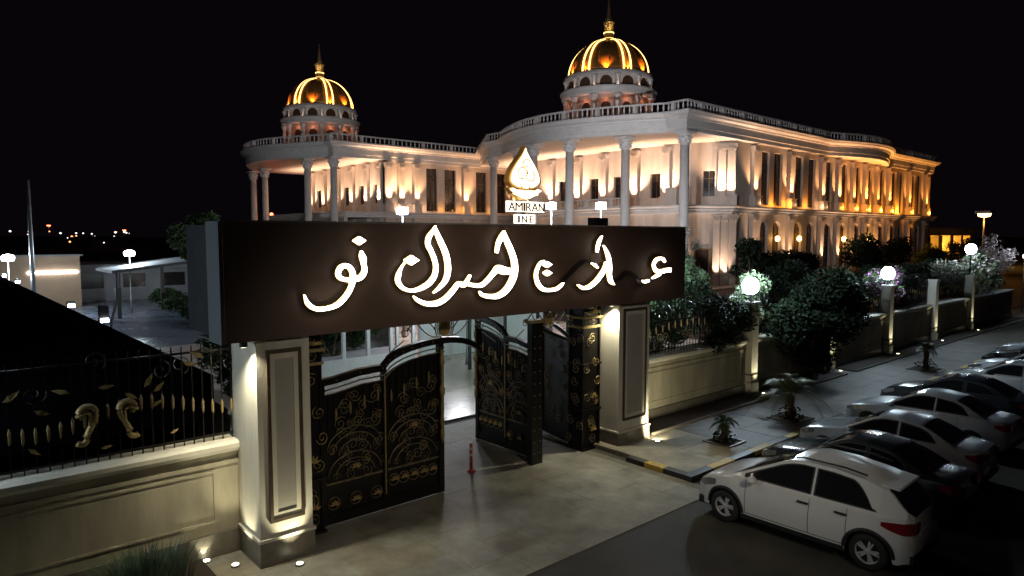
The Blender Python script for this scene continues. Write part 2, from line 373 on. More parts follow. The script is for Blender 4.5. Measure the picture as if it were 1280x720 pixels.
for ch, xx, ww in (('I', 10.50, .05), ('N', 10.62, .16), ('E', 10.86, .13)): text(ch, 0.24, xx, 11.815, 6.305, WINFR, em, 'letter', 0.012, ww)
light('POINT', (10.0, 11.2, 7.4), 22, CREAM, size=.3)  # added light brightening the emblem edge, no fixture of its own
# black box floodlight on the beam
fb = thing('floodlight_box', 'small black floodlight housing standing on top of the sign beam', 'floodlight', (13.42, 12.0, 6.24))
MB().box(13.17, 13.68, 11.85, 12.1, 6.27, 6.47).build('housing', BLACKP, fb)
MB().box(13.25, 13.29, 11.92, 12.0, 6.24, 6.28).build('bracket', STEEL, fb)
MB().box(13.20, 13.65, 12.102, 12.12, 6.30, 6.45).build('lens', GLASS, fb)

# ------------------------------------------------------------ gate pillars
PANELG = mat('pillar_panel_grey', (0.36, 0.34, 0.30), 0.5, noise=0.1, nscale=1)
for i_, (xa, xb) in enumerate(((16.2, 23.0), (24.0, 29.6), (30.5, 60))):
    bd = thing('wall_planting_bed', ['dark planted strip at the foot of the wall nearest the gate', 'dark planted strip under the big dark tree', 'dark planted strip at the foot of the wall farther right'][i_], 'planting bed', ((xa+xb)/2, 12.7, .1))
    MB().box(xa, xb, 12.25, 13.24, .113, .15).build('soil', SOIL, bd); MB().box(xa, xb, 12.19, 12.248, .113, .19).build('edging', PLINTH, bd)
def pillar(x0, x1, y0, y1, label):
    t = thing('gate_pillar', label, 'pillar', ((x0+x1)/2, (y0+y1)/2, 0), group='pillars carrying the sign beam')
    MB().box(x0, x1, y0, y1, 0.52, 4.165).build('shaft', PILL, t)
    pl = MB().box(x0-0.03, x1+0.03, y0-0.03, y1+0.03, 0.0, 0.46).build('plinth', PLINTH, t)
    MB().box(x0-0.045, x1+0.045, y0-0.045, y1+0.045, 0.462, 0.518).build('plinth_moulding', PILL, t)
    a, b = x0+0.17, x1-0.17
    fr = MB()
    for r in ((a, b, 3.90, 3.97), (a, b, 0.80, 0.87), (a, a+0.06, 0.872, 3.898), (b-0.06, b, 0.872, 3.898)): fr.box(r[0], r[1], y0-0.05, y0-0.002, r[2], r[3])
    fr.build('panel_frame', TRIM, t)
    fr = MB()
    for r in ((a+.062, b-.062, 3.80, 3.898), (a+.062, b-.062, 0.872, 0.97), (a+0.062, a+0.15, 0.972, 3.798), (b-0.15, b-.062, 0.972, 3.798)): fr.box(r[0], r[1], y0-0.03, y0-0.002, r[2], r[3])
    fr.build('inner_moulding', PILL, t)
    MB().box(a+.152, b-.152, y0-0.010, y0-0.002, 0.972, 3.798).build('panel', PANELG, t)
    return t
pillar(4.43, 5.42, 11.95, 13.2, 'left gate pillar, nearest the camera, with bronze framed panel and grey plinth')
pillar(14.60, 15.95, 12.2, 13.4, 'right gate pillar beside the yellow and black kerb, with framed panel')
def downlight(x, y, z, label, p):
    t = thing('downlight', label, 'downlight', (x, y, z), group='downlights under the sign beam')
    MB().lathe([(0.07, 0), (0.07, 0.10)], 12, (x, y, z-0.10)).build('can', BLACKP, t)
    MB().lathe([(0.05, -0.004), (0.05, 0)], 12, (x, y, z-0.101)).build('lens', LAMPG, t)
    light('SPOT', (x, y, z-0.13), p, (1, .93, .68), (x+0.05, y+0.02, 0), .05, 120, .8)
downlight(4.22, 11.95, 4.17, 'small downlight under the beam against the left pillar corner', 330)
downlight(14.45, 12.35, 4.17, 'small downlight under the beam against the right pillar corner', 330)
def uplight(x, y, z, label, p, aim, col=YEL, group='ground uplights set at pillar feet', cone=70, glow=1):
    t = thing('ground_uplight', label, 'uplight', (x, y, z), group=group)
    MB().lathe([(0.085, 0), (0.085, 0.03), (0.06, 0.035)], 12, (x, y, z)).build('ring', STEEL, t)
    MB().lathe([(0.058, 0.0), (0.058, 0.037)], 12, (x, y, z)).build('lens', LAMPG, t)
    if p: light('SPOT', (x, y, z+0.06), p, col, aim, .04, cone, .7)
uplight(5.0, 11.62, 0.01, 'ground uplight in front of the left gate pillar', 110, (4.95, 11.95, 1.5))
uplight(4.1, 12.35, 0.01, 'ground uplight on the fence side of the left gate pillar', 90, (4.35, 12.6, 1.5))
uplight(3.75, 12.85, 0.01, 'ground uplight at the foot of the left perimeter wall', 20, (3.7, 13.3, 1.2))
uplight(15.2, 11.82, 0.01, 'ground uplight in front of the right gate pillar', 150, (15.2, 12.2, 1.6))
uplight(15.75, 11.7, 0.11, 'second ground uplight right of the right gate pillar foot', 260, (17.6, 13.2, 1.2), cone=120)

# ------------------------------------------------------------ perimeter walls and fences
def wall(x0, x1, y, label, panels):
    t = thing('perimeter_wall', label, 'wall', ((x0+x1)/2, y, 0))
    MB().box(x0, x1, y, y+0.35, 0.45, 1.95).build('wall_face', WALLP, t)
    MB().box(x0, x1, y-0.05, y+0.37, 0.0, 0.448).build('base_course', PLINTH, t)
    cp = MB(); cp.prism_yz([(y-0.13, 2.04), (y-0.13, 2.12), (y-0.05, 2.16), (y+0.45, 2.16), (y+0.45, 2.04), (y+0.36, 1.952), (y-0.03, 1.952)], x0, x1)
    cp.build('coping', PILL, t)
    MB().box(x0, x1, y-0.025, y-0.002, 1.72, 1.80).build('string_course', WALLP, t)
    for a, b in panels:
        f = MB()
        for r in ((a, b, 1.60, 1.64), (a, b, 0.66, 0.70), (a, a+0.04, 0.702, 1.598), (b-0.04, b, 0.702, 1.598)): f.box(r[0], r[1], y-0.02, y-0.002, r[2], r[3])
        f.build('panel_moulding', WALLP, t)
    return t
wall(-9.0, 4.42, 13.0, 'cream perimeter wall left of the gate under the gold scrolled fence', [(-8.5, -5.3), (-4.9, -1.0), (-0.6, 4.0)])
PX_ = [23.45+6.55*k for k in range(5)]
xs = [16.0]+PX_+[60.0]
for i in range(6):
    a = xs[i]+(0.23 if i else 0); b = xs[i+1]-0.23
    wall(a, b, 13.3, ['cream perimeter wall span right beside the gate pillar', 'perimeter wall span behind the big dark tree', 'third perimeter wall span right of the gate', 'fourth perimeter wall span right of the gate', 'fifth perimeter wall span right of the gate', 'farthest perimeter wall span, right of the last lamp post'][i], [(a+0.3, b-0.3)])
def spiral(r0, turns, n=22, rt=0.012, grow=0.12):
    pts = []
    for k in range(n+1):
        t = k/n; a = turns*2*pi*t; r = r0*(1-t*(1-grow)); pts.append((r*cos(a)-r0, 0, r*sin(a)))
    return pts
SPI = MB().tube(spiral(0.17, 1.6), 0.013, 5).mesh('scroll', IRON2, True)
SPB = MB().tube(spiral(0.30, 1.4, 26), 0.015, 5).mesh('scroll', IRON, True)
SPG = MB().tube(spiral(0.17, 1.6), 0.014, 5).mesh('scroll', GOLD2, True)
def leafmesh(m):
    b = MB(); b.add([(0,-.02,0),(.05,-.03,.08),(.03,-.02,.2),(-.01,0,.28),(-.04,-.02,.12),(.01,.02,.1)], [(0,1,5),(1,2,5),(2,3,5),(3,4,5),(4,0,5),(0,4,3,2,1)]); return b.mesh('gold_leaf', m)
LEAFG_ = leafmesh(GOLD2)
TIP = MB().lathe([(0.006,-.14),(0.022,-.10),(0.026,.06),(0.006,.14)], 6).mesh('bar_sleeve', GOLD2)
def flower():
    b = MB()
    for k in range(5):
        a = pi*(0.1+0.2*k); b.add([(0,0,0),(.05*cos(a-.35),-.03,.05*sin(a-.35)),(.12*cos(a),-.02,.12*sin(a)),(.05*cos(a+.35),-.03,.05*sin(a+.35)),(.05*cos(a),0.02,.05*sin(a))], [(0,1,2,3),(0,4,1),(0,3,4),(1,4,2),(2,4,3)])
    return b.mesh('gold_palmette', GOLD)
PALM_ = flower()
def fence(x0, x1, y, z0, z1, label, style):
    t = thing('iron_fence_panel', label, 'fence', ((x0+x1)/2, y, z0))
    W = x1-x0; H = z1-z0; hx = W/2
    for zz in (0.10, H*0.93 if style == 0 else H*0.60):
        MB().box(x0, x1, y-0.02, y+0.02, z0+zz-0.02, z0+zz+0.02).build('rail', IRON, t)
    n = int(W/0.17); bar = MB().box(-.010, .010, -.010, .010, 0, H).mesh('bar', IRON)
    for k in range(n+1):
        xx = -hx+0.02+(W-0.04)*k/n
        link('bar', bar, t, (xx, 0, 0))
        if style == 0 or k % 2 == 0:
            link('bar_sleeve', TIP, t, (xx, -0.01, 0.62+0.30*sin(pi*k/n*(2 if style == 0 else 1))**2))
    return t, hx, H
ft, hx, H = fence(-1.8, 4.42, 13.2, 2.16, 4.0, 'black iron fence with two large gold scrolls on the left perimeter wall', 0)
def big_s(cx, mir, z=0.62):
    pts = []
    for k in range(15): a = -0.3+pi*1.25*k/14; pts.append((cx+mir*(0.13*cos(a)), z+0.24+0.13*sin(a)))
    pts += [(cx-mir*0.10, z+0.12), (cx-mir*.03, z-.02), (cx+mir*0.02, z-0.12)]
    for k in range(10): a = pi*0.75+pi*1.0*k/9; pts.append((cx+mir*(0.10+0.09*cos(a)), z-0.17+0.09*sin(a)))
    b = MB(); P = [Vector((p[0]+0.11, 13.16, p[1]+2.16)) for p in pts]
    b.tube(P, 0.052, 6); o = b.build('gold_scroll', GOLD2, ft, True)
    P = [Vector((cx+mir*(.02+.07*cos(a))+0.11, 13.15, z+2.16+0.20+.07*sin(a))) for a in [(-.5+3.6*k/10) for k in range(11)]]+[Vector((cx-mir*.04+.11, 13.15, z+2.16))]
    MB().tube(P, 0.034, 6).build('gold_scroll', GOLD2, ft, True)
big_s(2.52, 1); big_s(1.92, -1)
for (xx, zz, rr, sc_) in ((2.9, 3.35, .6, 1), (3.05, 3.25, .9, .9), (3.0, 3.0, 1.2, .8), (2.6, 3.3, 2.2, .9), (2.2, 3.45, 1.6, .9), (1.8, 3.4, -1.2, 1), (1.3, 3.2, 2.0, .9), (0.9, 3.4, 1.0, 1), (3.55, 3.72, 1.9, 1), (3.9, 3.75, -1.0, 1), (1.2, 2.6, 2.3, .8), (0.6, 2.7, 0.4, 1), (3.3, 2.45, 1.2, .6), (0.2, 3.1, 2.0, 1), (2.2, 2.4, 1.5, .7), (-.4, 3.5, 1.2, 1)):
    link('gold_leaf', LEAFG_, ft, (xx-1.31, -0.03, zz-2.16), (0, rr, 0), (sc_,)*3)
for k, (xx, zz, s_) in enumerate(((4.2, 3.78, 1), (3.3, 3.5, 1), (2.9, 3.8, 1), (2.0, 3.75, 1), (1.2, 3.5, 1), (.3, 3.6, 1), (-.8, 3.4, 1))):
    link('scroll', SPB, ft, (xx-1.31+0.28, -0.02, zz-2.16), (0, random.random()*3, 0), (0.62, 1, 0.62) if k % 2 else (-0.62, 1, .62))
fence(-8.9, -2.4, 13.2, 2.16, 4.0, 'black iron fence panel further left along the perimeter wall', 0)
fl_lab = ['black iron fence panel with round arches beside the right gate pillar', 'black iron fence panel behind the big dark tree', 'black iron fence panel third along the right wall', 'black iron fence panel fourth along the right wall', 'black iron fence panel fifth along the right wall']
ARC = MB().tube([(0.55*cos(pi*k/16), 0, 0.55*sin(pi*k/16)) for k in range(17)], 0.014, 5).mesh('arch_hoop', IRON, True)
ARC2 = MB().tube([(0.36*cos(2*pi*k/20), 0, 0.36*sin(2*pi*k/20)) for k in range(21)], 0.012, 5).mesh('ring_hoop', IRON, True)
for i in range(5):
    a = xs[i]+0.25; b_ = xs[i+1]-0.25
    t, hx, H = fence(a, b_, 13.5, 2.16, 3.95, fl_lab[i], 1)
    k = int((b_-a)/1.2)
    for q in range(k):
        xx = -hx+(b_-a)*(q+0.5)/k
        link('arch_hoop', ARC, t, (xx, -0.02, H*0.60)); link('ring_hoop', ARC2, t, (xx, -0.03, H*0.62), (0,0,0), (.7, 1, .7))
        link('scroll', SPI, t, (xx+0.3, -0.02, 0.5)); link('scroll', SPI, t, (xx-0.3, -0.02, 0.5), (0,0,0), (-1, 1, 1))

# ------------------------------------------------------------ wall posts with lamps
def post_(X, label, lit, dz=0.0):
    t = thing('lamp_post' if lit else 'wall_post', label, 'lamp post' if lit else 'wall post', (X, 13.35, 0))
    y = 13.35
    MB().box(X-.22, X+.22, y-.30, y+.2, 0.55, 3.45).build('shaft', PILL, t)
    MB().box(X-.26, X+.26, y-.34, y+.24, 0.0, 0.53).build('plinth', PILL, t)
    MB().box(X-.235, X+.235, y-.315, y+.215, 0.80, 0.86).build('band', TRIM, t)
    MB().box(X-.28, X+.28, y-.36, y+.26, 3.452, 3.56).build('capital', STONE2, t)
    if lit:
        MB().lathe([(0.07, 0), (0.05, .1), (.05, .22+dz), (.1, .27+dz)], 12, (X, y-.05, 3.562)).build('lamp_stem', BLACKP, t)
        MB().lathe([(0.02, 0), (.16, .03), (.27, .14), (.32, .32), (.27, .50), (.16, .61), (.02, .64)], 20, (X, y-.05, 3.82+dz)).build('lamp_globe', LAMPW, t, True)
    return t
def left_post():
    t = post_(-2.1, 'lamp post with white globe on the left wall, just beyond the picture edge', True); light('POINT', (-2.1, 13.0, 4.8), 420, COOL, size=.2)
left_post()
post_(PX_[0], 'lamp post with bright white globe between the gate and the big dark tree', True)
post_(PX_[1], 'unlit wall post right behind the big dark tree', False)
post_(PX_[2], 'lamp post with bright white globe right of the dark hedge tree', True)
post_(PX_[3], 'unlit slim wall post between the two right lamp posts', False)
post_(PX_[4], 'lamp post with a raised globe above the blossoming tree at the far right', True, 1.05)
for k, p in ((0, 820), (2, 600), (4, 300)):
    light('POINT', (PX_[k], 13.30, 4.80 if k < 4 else 5.85), p, COOL, size=.2)
for k, X in enumerate(PX_):
    uplight(X+0.12, 12.72, 0.115, ['ground uplight at the foot of the nearest lamp post', 'ground uplight at the foot of the post behind the dark tree', 'ground uplight at the foot of the second lamp post', 'ground uplight at the foot of the slim unlit post', 'ground uplight at the foot of the farthest lamp post'][k], 150, (X-.03, 12.98, 1.6), group='ground uplights along the right wall', cone=50)

# ------------------------------------------------------------ iron gates
def arc_top(w, mirror=False):
    # top rail line of a leaf, local x 0 (hinge) .. w (meeting edge)
    pts = [(0, 3.02), (0.35, 3.05), (0.9, 3.14), (1.45, 3.16)]
    for k in range(1, 9):
        a = pi*(1-0.5*k/8); pts.append((w-0.0+(w-1.5)*cos(a), 3.14+0.46*sin(a)))
    return pts
RINGM = MB().tube([(0.13*cos(2*pi*k/16), 0, 0.13*sin(2*pi*k/16)) for k in range(17)], 0.011, 5).mesh('ring', IRON2, True)
STUD = MB().lathe([(0.016, 0), (0.008, 0.016)], 6).mesh('stud', GOLD)
def gate_leaf(root, w=3.05, crown=True):
    """leaf in local x 0..w, z up, thin in y"""
    def P(b, n, m, s=False):
        o = bpy.data.objects.new(n, b.mesh(n, m, s)); C.objects.link(o); o.parent = root; return o
    top = arc_top(w)
    P(MB().box(0, 0.10, -.05, .05, 0.03, 3.05), 'hinge_stile', IRON)
    P(MB().box(w-0.14, w, -.06, .06, 0.03, 3.56), 'meeting_stile', IRON)
    P(MB().box(1.44, 1.54, -.055, .055, 0.03, 3.14), 'mullion', IRON)
    P(MB().box(1.475, 1.505, -.066, -.056, 0.35, 3.0), 'mullion_strip', GOLD2)
    P(MB().box(0.10, 1.44, -.04, .04, 0.03, 0.24), 'bottom_rail', IRON)
    P(MB().box(1.54, w-.14, -.04, .04, 0.03, 0.24), 'bottom_rail', IRON)
    P(MB().box(0.10, 1.44, -.03, .03, 0.86, 0.90), 'middle_rail', IRON2)
    P(MB().box(1.54, w-.14, -.03, .03, 0.86, 0.90), 'middle_rail', IRON2)
    tr = MB(); n = len(top); vs = []
    for x, z in top: vs += [(x, -.07, z-.07), (x, .07, z-.07), (x, .07, z+.07), (x, -.07, z+.07)]
    fs = [(4*i+j, 4*i+(j+1) % 4, 4*i+4+(j+1) % 4, 4*i+4+j) for i in range(n-1) for j in range(4)]+[(0,1,2,3), (4*n-1, 4*n-2, 4*n-3, 4*n-4)]
    P(tr.add(vs, fs), 'top_rail', IRON)
    for k in range(1, n-1): link('stud', STUD, root, (top[k][0], -.071, top[k][1]), (pi/2, 0, 0))
    P(MB().tube([(x+0.02 if i else 0.1, -0.05, z-0.16) for i, (x, z) in enumerate(top)], .018, 6), 'moulding', STEEL, True)
    P(MB().tube([(x+0.03 if i else 0.1, -0.05, z-0.26) for i, (x, z) in enumerate(top)], .014, 6), 'moulding', IRON2, True)
    # thin backing sheet, a perforated black panel
    bk = [(0.10, 0.24), (w-.1, 0.24), (w-.1, 3.3)]+[(x, z-0.27) for x, z in reversed(top[:-2])]
    P(MB().prism_xz(bk, 0.0, 0.012), 'backing_sheet', IRON)
    def topz(x):
        for i in range(n-1):
            if top[i][0] <= x <= top[i+1][0]:
                f = (x-top[i][0])/(top[i+1][0]-top[i][0]+1e-9); return top[i][1]+(top[i+1][1]-top[i][1])*f
        return 3.0
    for k in range(17):
        x = 0.18+k*(w-0.42)/16
        if abs(x-1.49) < .07: continue
        bar = MB().box(x-.011, x+.011, -.035, -.013, 1.95, topz(x)-.28); P(bar, 'bar', IRON)
        if k % 2: link('bar_sleeve', TIP, root, (x, -.04, 2.25+0.28*abs((x % 1.5)-.1)+(0.25 if x > 1.5 else 0)))
    # bays of hoops and scrolls
    for bx, bw in ((0.77, 1.34), (2.22, 1.36)):
        for r, zc in ((0.62, 1.55), (0.50, 1.50), (0.36, 1.45), (0.60, 1.02), (0.44, 1.0)):
            P(MB().tube([(bx+bw/2*0.95*cos(pi*k/14)*r/.62, -.03, zc+r*0.75*sin(pi*k/14)) for k in range(15)], .014, 5), 'hoop', IRON2, True)
        for (dx, dz) in ((-.5, 1.3), (-.3, 1.75), (-.55, 1.95), (.5, 1.3), (.3, 1.75), (.55, 1.95), (-.15, 1.15), (.15, 1.15), (-.2, 2.1), (.2, 2.1), (0.45, 2.45), (-.45, 2.45)):
            link('scroll', SPI, root, (bx+dx+(0.12 if dx < 0 else -.12), -.04, dz), (0, random.uniform(-.5, .5), 0), (.8 if dx > 0 else -.8, 1, .8 if random.random() < .6 else -.8))
        for k in range(26):
            zz_ = .98+1.75*((k+.5)/26); dx = bw*.43*(2*((k*.618+.1) % 1)-1)
            link('scroll', SPI if k % 4 else SPG, root, (bx+dx+.1, -.03-.004*(k % 3), min(zz_, topz(bx+dx)-.5)), (0, 2.4*k, 0), ((.5+.5*((k*.27) % 1))*(-1 if k % 2 else 1), 1, .5+.45*((k*.71) % 1)))
        for k in range(5 if bx > 1.5 else 3):
            q = 5 if bx > 1.5 else 3
            link('gold_palmette', PALM_, root, (bx-bw/2*0.75+bw*0.75*k/(q-1), -.045, 0.62 if bx > 1.5 else 0.42), (0, 0, 0), (1.15,)*3)
            link('ring', RINGM, root, (bx-bw/2*0.75+bw*0.75*k/(q-1), -.03, 0.63 if bx > 1.5 else 0.46))
        link('gold_palmette', PALM_, root, (bx, -.045, 1.12 if bx < 1.5 else 1.75), (0,0,0), (1.2,)*3)
    # turned gold edge on the meeting stile
    P(MB().lathe([(.02,1.2),(.03,1.3),(.05,1.32),(.05,1.5),(.028,1.55),(.06,1.7),(.035,1.9),(.035,2.3),(.065,2.36),(.07,2.5),(.03,2.56),(.03,3.0),(.06,3.06),(.06,3.2),(.03,3.3),(.045,3.4)], 8, (w-.07, -.085, 0)), 'turned_edge', GOLD2, True)
gl = thing('gate_leaf', 'closed left leaf of the black iron gate with tall arched top', 'gate', (6.02, 12.85, 0), 0, 'leaves of the main gate')
gate_leaf(gl)
gr = thing('gate_leaf', 'right leaf of the black iron gate swung open into the courtyard', 'gate', (12.30, 13.05, 0), radians(90), 'leaves of the main gate')
gate_leaf(gr, 2.62+0.43)
gr.scale = (2.62/3.05, -1, 1)
# overhanging half of the crown arch, bolted to the left leaf
cr = MB(); vs = []; N_ = 10
for k in range(N_+1):
    a = pi/2*(1-k/N_); x = 9.07+1.55*0.72*cos(a); z = 3.14+0.46*sin(a)
    vs += [(x, 12.78, z-.07), (x, 12.92, z-.07), (x, 12.92, z+.07), (x, 12.78, z+.07)]
cr.add(vs, [(4*i+j, 4*i+(j+1) % 4, 4*i+4+(j+1) % 4, 4*i+4+j) for i in range(N_) for j in range(4)]+[(0,1,2,3), (4*N_+3, 4*N_+2, 4*N_+1, 4*N_)])
cr.build('crown_arch', IRON, gl)
def crest(cx, y, z, root, s=1.0):
    MB().prism_xz([(cx+.16*s*cos(2*pi*k/20), z+.25*s+.22*s*sin(2*pi*k/20)) for k in range(20)], y-.05, y+.0).build('gold_medallion', GOLD, root)
    for r in (.21, .26): MB().tube([(cx+r*s*cos(2*pi*k/20), y-.03, z+.25*s+(r+.06)*s*sin(2*pi*k/20)) for k in range(21)], .014, 5).build('medallion_ring', IRON2, root, True)
    for q in (-1, 1):
        pts = [(cx+q*s*(.25+.75*t), y-.02, z+.02+s*(.18+.30*sin(pi*t*.95))) for t in [k/12 for k in range(13)]]
        MB().tube(pts, .017, 5).build('crest_scroll', IRON2, root, True)
        pts = [(cx+q*s*(.2+.55*t), y-.02, z+.38*s*t*t+.03) for t in [k/10 for k in range(11)]]
        MB().tube(pts, .015, 5).build('crest_scroll', IRON2, root, True)
        pts = [(cx+q*s*(1.05-.13*cos(a)*(1-a/14)), y-.02, z+s*(.20+.13*sin(a)*(1-a/14))) for a in [k*.5 for k in range(20)]]
        MB().tube(pts, .013, 5).build('crest_scroll', IRON2, root, True)
        pts = [(cx+q*s*(1.1+.45*t), y-.02, z-.15+s*(.18-.30*t)) for t in [k/8 for k in range(9)]]
        MB().tube(pts, .013, 5).build('crest_scroll', IRON2, root, True)
crest(9.12, 12.85, 3.66, gl)
ir = thing('iron_gate_post', 'studded black iron post between the main gate and the small side gate', 'gate post', (12.0, 12.9, 0))
MB().box(11.86, 12.24, 12.80, 12.98, 0, 3.75).build('post', IRON, ir)
for k in range(11):
    for q in (11.95, 12.15): link('stud', STUD, ir, (q-12.0, -.101, .3+.31*k), (pi/2, 0, 0), (1.3,)*3)
MB().box(11.80, 12.30, 12.76, 13.02, 3.752, 3.83).build('cap', GOLD2, ir)
crest(12.5, 12.86, 3.62, ir, .8)
MB().tube([(12.25+.95*(1-cos(pi/2*k/8)), 12.86, 3.20+.36*cos(pi/2*k/8)) for k in range(9)], .05, 6).build('side_arch', IRON, ir, True)
def iron_block(x0, x1, y0, y1, label):
    t = thing('iron_gate_post', label, 'gate post', ((x0+x1)/2, (y0+y1)/2, 0))
    for (a, b) in ((x0, y0), (x1-.05, y0), (x0, y1-.05), (x1-.05, y1-.05)): MB().box(a, a+.05, b, b+.05, 0, 4.1).build('corner_bar', IRON, t)
    MB().box(x0+.05, x1-.05, y0+.05, y1-.05, 0.02, 4.08).build('core', IRON, t)
    for z in (0.0, 1.1, 2.4, 3.45): MB().box(x0-.03, x1+.03, y0-.03, y1+.03, z+.002, z+.06).build('band', GOLD2 if z > 3 else IRON, t)
    MB().box(x0-.05, x1+.05, y0-.05, y1+.05, 3.72, 3.78).build('band', GOLD2, t)
    cx = (x0+x1)/2-t.location.x
    for k in range(11):
        z = .3+.33*k
        link('scroll', SPG if k % 2 else SPI, t, (cx+(.1 if k % 2 else -.1), y0-.02-t.location.y, z), (0, .6*k, 0), (.8 if k % 2 else -.8, 1, .9))
        link('scroll', SPI, t, (x0-.02-t.location.x, -.1 if k % 2 else .1, z), (0, .6*k, pi/2), (.8 if k % 2 else -.8, 1, .9))
    for k in range(3):
        link('gold_palmette', PALM_, t, (cx, y0-.06-t.location.y, (.55, 1.5, 3.86)[k]), (0,0,0), (1.5,)*3)
    for k in range(3): link('gold_palmette', PALM_, t, (cx-.16+.16*k, y0-.06-t.location.y, 3.86), (0,0,0), (1.1,)*3)
iron_block(5.46, 5.98, 12.62, 13.1, 'ornamental black iron gate post beside the left pillar with gold bands')
iron_block(13.72, 14.45, 12.75, 13.3, 'ornamental black iron gate post beside the right pillar with gold bands')
sg = thing('side_gate_leaf', 'narrow iron side gate leaf folded open between the studded post and right pillar', 'gate', (14.0, 13.45, 0), radians(78))
def Q(b, n, m, s=False):
    o = bpy.data.objects.new(n, b.mesh(n, m, s)); C.objects.link(o); o.parent = sg
Q(MB().box(0, .09, -.05, .05, .03, 3.15), 'hinge_stile', IRON); Q(MB().box(1.5, 1.6, -.05, .05, .03, 3.45), 'meeting_stile', IRON)
Q(MB().box(.09, 1.5, -.04, .04, .03, .24), 'bottom_rail', IRON); Q(MB().prism_xz([(.09, .24), (1.5, .24), (1.5, 3.3), (.09, 2.9)], 0, .012), 'backing_sheet', IRON)
Q(MB().tube([(1.6*k/8, 0, 3.05+.4*sin(pi/2*k/8)) for k in range(9)], .06, 6), 'top_rail', IRON, True)
for k in range(8): Q(MB().box(.2+.17*k-.011, .2+.17*k+.011, -.035, -.013, 1.9, 2.95), 'bar', IRON2)
for sgn in (-1, 1):
    for k in range(14): link('scroll', SPI, sg, (.45+.7*(k % 2), sgn*.045, .6+.18*k), (0, .5*k, 0), (.9 if k % 2 else -.9, 1, .9))
# red delineator post standing in the opening
rp = thing('delineator_post', 'red flexible traffic post standing in the open gateway', 'traffic post', (10.4, 13.5, 0))
MB().lathe([(0.11, 0.012), (.11, .03), (.05, .06), (.045, .10)], 14, (10.4, 13.5, 0)).build('base', REDP, rp)
MB().lathe([(0.04, .10), (.04, .72), (.03, .75)], 12, (10.4, 13.5, 0)).build('tube', REDP, rp, True)
for z in (.42, .58): MB().lathe([(0.0425, z), (.0425, z+.06)], 12, (10.4, 13.5, 0)).build('band', REFL, rp)

# ------------------------------------------------------------ palace
class Fac:
    """a wall line from a to b; s along it, d outwards (to the right of a->b is outward if side=1)"""
    def __init__(s, a, b, side=1):
        s.a = Vector((*a, 0)); s.u = (Vector((*b, 0))-s.a).normalized(); s.L = (Vector((*b, 0))-s.a).length
        s.n = Vector((s.u.y, -s.u.x, 0))*side
    def M(s):
        return Matrix(((s.u.x, -s.n.x, 0, s.a.x), (s.u.y, -s.n.y, 0, s.a.y), (0, 0, 1, 0), (0, 0, 0, 1)))
    def p(s, t, d, z): return s.a+s.u*t+s.n*d+Vector((0, 0, z))
    def box(s, mb, s0, s1, d0, d1, z0, z1):
        b = MB().box(s0, s1, -d1, -d0, z0, z1); b.xform(s.M()); return mb.add(b.v, b.f)
def wall_fac(F, root, z0, z1, wins, arch=False, rooms=GLASS, thick=.5, name='wall'):
    """wall with openings wins=[(s0,s1,w0,w1)], windows as children parts"""
    mb = MB(); cur = 0
    for (a, b, w0, w1) in sorted(wins):
        if a-cur > .01: F.box(mb, cur, a, -thick, 0, z0, z1)
        if w0-z0 > .01: F.box(mb, a, b, -thick, 0, z0, w0)
        if arch:
            r = (b-a)/2; cx = (a+b)/2; sp = w1-r; N = 10
            poly = [(a, z1), (a, sp)]+[(cx-r*cos(pi*k/N), sp+r*sin(pi*k/N)) for k in range(1, N)]+[(b, sp), (b, z1)]
            q = MB()
            for k in range(N):
                x0_, x1_ = cx-r*cos(pi*k/N), cx-r*cos(pi*(k+1)/N); h0, h1 = sp+r*sin(pi*k/N), sp+r*sin(pi*(k+1)/N)
                q.prism_xz([(x0_, z1), (x0_, h0), (x1_, h1), (x1_, z1)], 0, thick)
            q.xform(F.M()); mb.add(q.v, q.f)
        elif z1-w1 > .01: F.box(mb, a, b, -thick, 0, w1, z1)
        cur = b
    if F.L-cur > .01: F.box(mb, cur, F.L, -thick, 0, z0, z1)
    mb.build(name, STONE, root)
    for (a, b, w0, w1) in wins:
        w = F.box(MB(), a, b, -thick+.05, -thick+.10, w0, w1).build('window', rooms, root)
        fr = MB(); h = (a+b)/2
        for k in (a, b-.07): F.box(fr, k, k+.07, -thick+.10, -thick+.18, w0, w1)
        F.box(fr, h-.04, h+.04, -thick+.10, -thick+.17, w0, w1)
        F.box(fr, a+.07, b-.07, -thick+.10, -thick+.165, w0, w0+.08)
        zc = w0+(w1-w0)*.7; F.box(fr, a+.07, b-.07, -thick+.10, -thick+.163, zc, zc+.07)
        fr.build('frame', WINFR, w)
def pilaster(F, root, s, z0, z1, w=.9, d=.45, ped=0.0, cap=.9):
    mb = MB(); o = F.box(mb, s-w/2, s+w/2, 0, d, z0+ped, z1-cap).build('pilaster', STONE, root)
    c = MB()
    F.box(c, s-w*.55, s+w*.55, 0.002, d+.05, z1-cap+.002, z1-cap*.86)
    F.box(c, s-w*.62, s+w*.62, 0.002, d+.12, z1-cap*.85, z1-cap*.5)
    F.box(c, s-w*.75, s+w*.75, 0.002, d+.22, z1-cap*.49, z1-.002)
    for k in (-1, 0, 1): F.box(c, s+k*w*.36-.09, s+k*w*.36+.09, d+.13, d+.26, z1-cap*.8, z1-cap*.52)
    c.build('capital', STONE, o)
    if ped:
        q = MB(); F.box(q, s-w*.75, s+w*.75, 0, d+.35, z0+.12, z0+ped-.12); F.box(q, s-w*.85, s+w*.85, 0.002, d+.45, z0, z0+.118); F.box(q, s-w*.85, s+w*.85, 0.002, d+.45, z0+ped-.118, z0+ped-.002)
        q.build('pedestal', STONE, o)
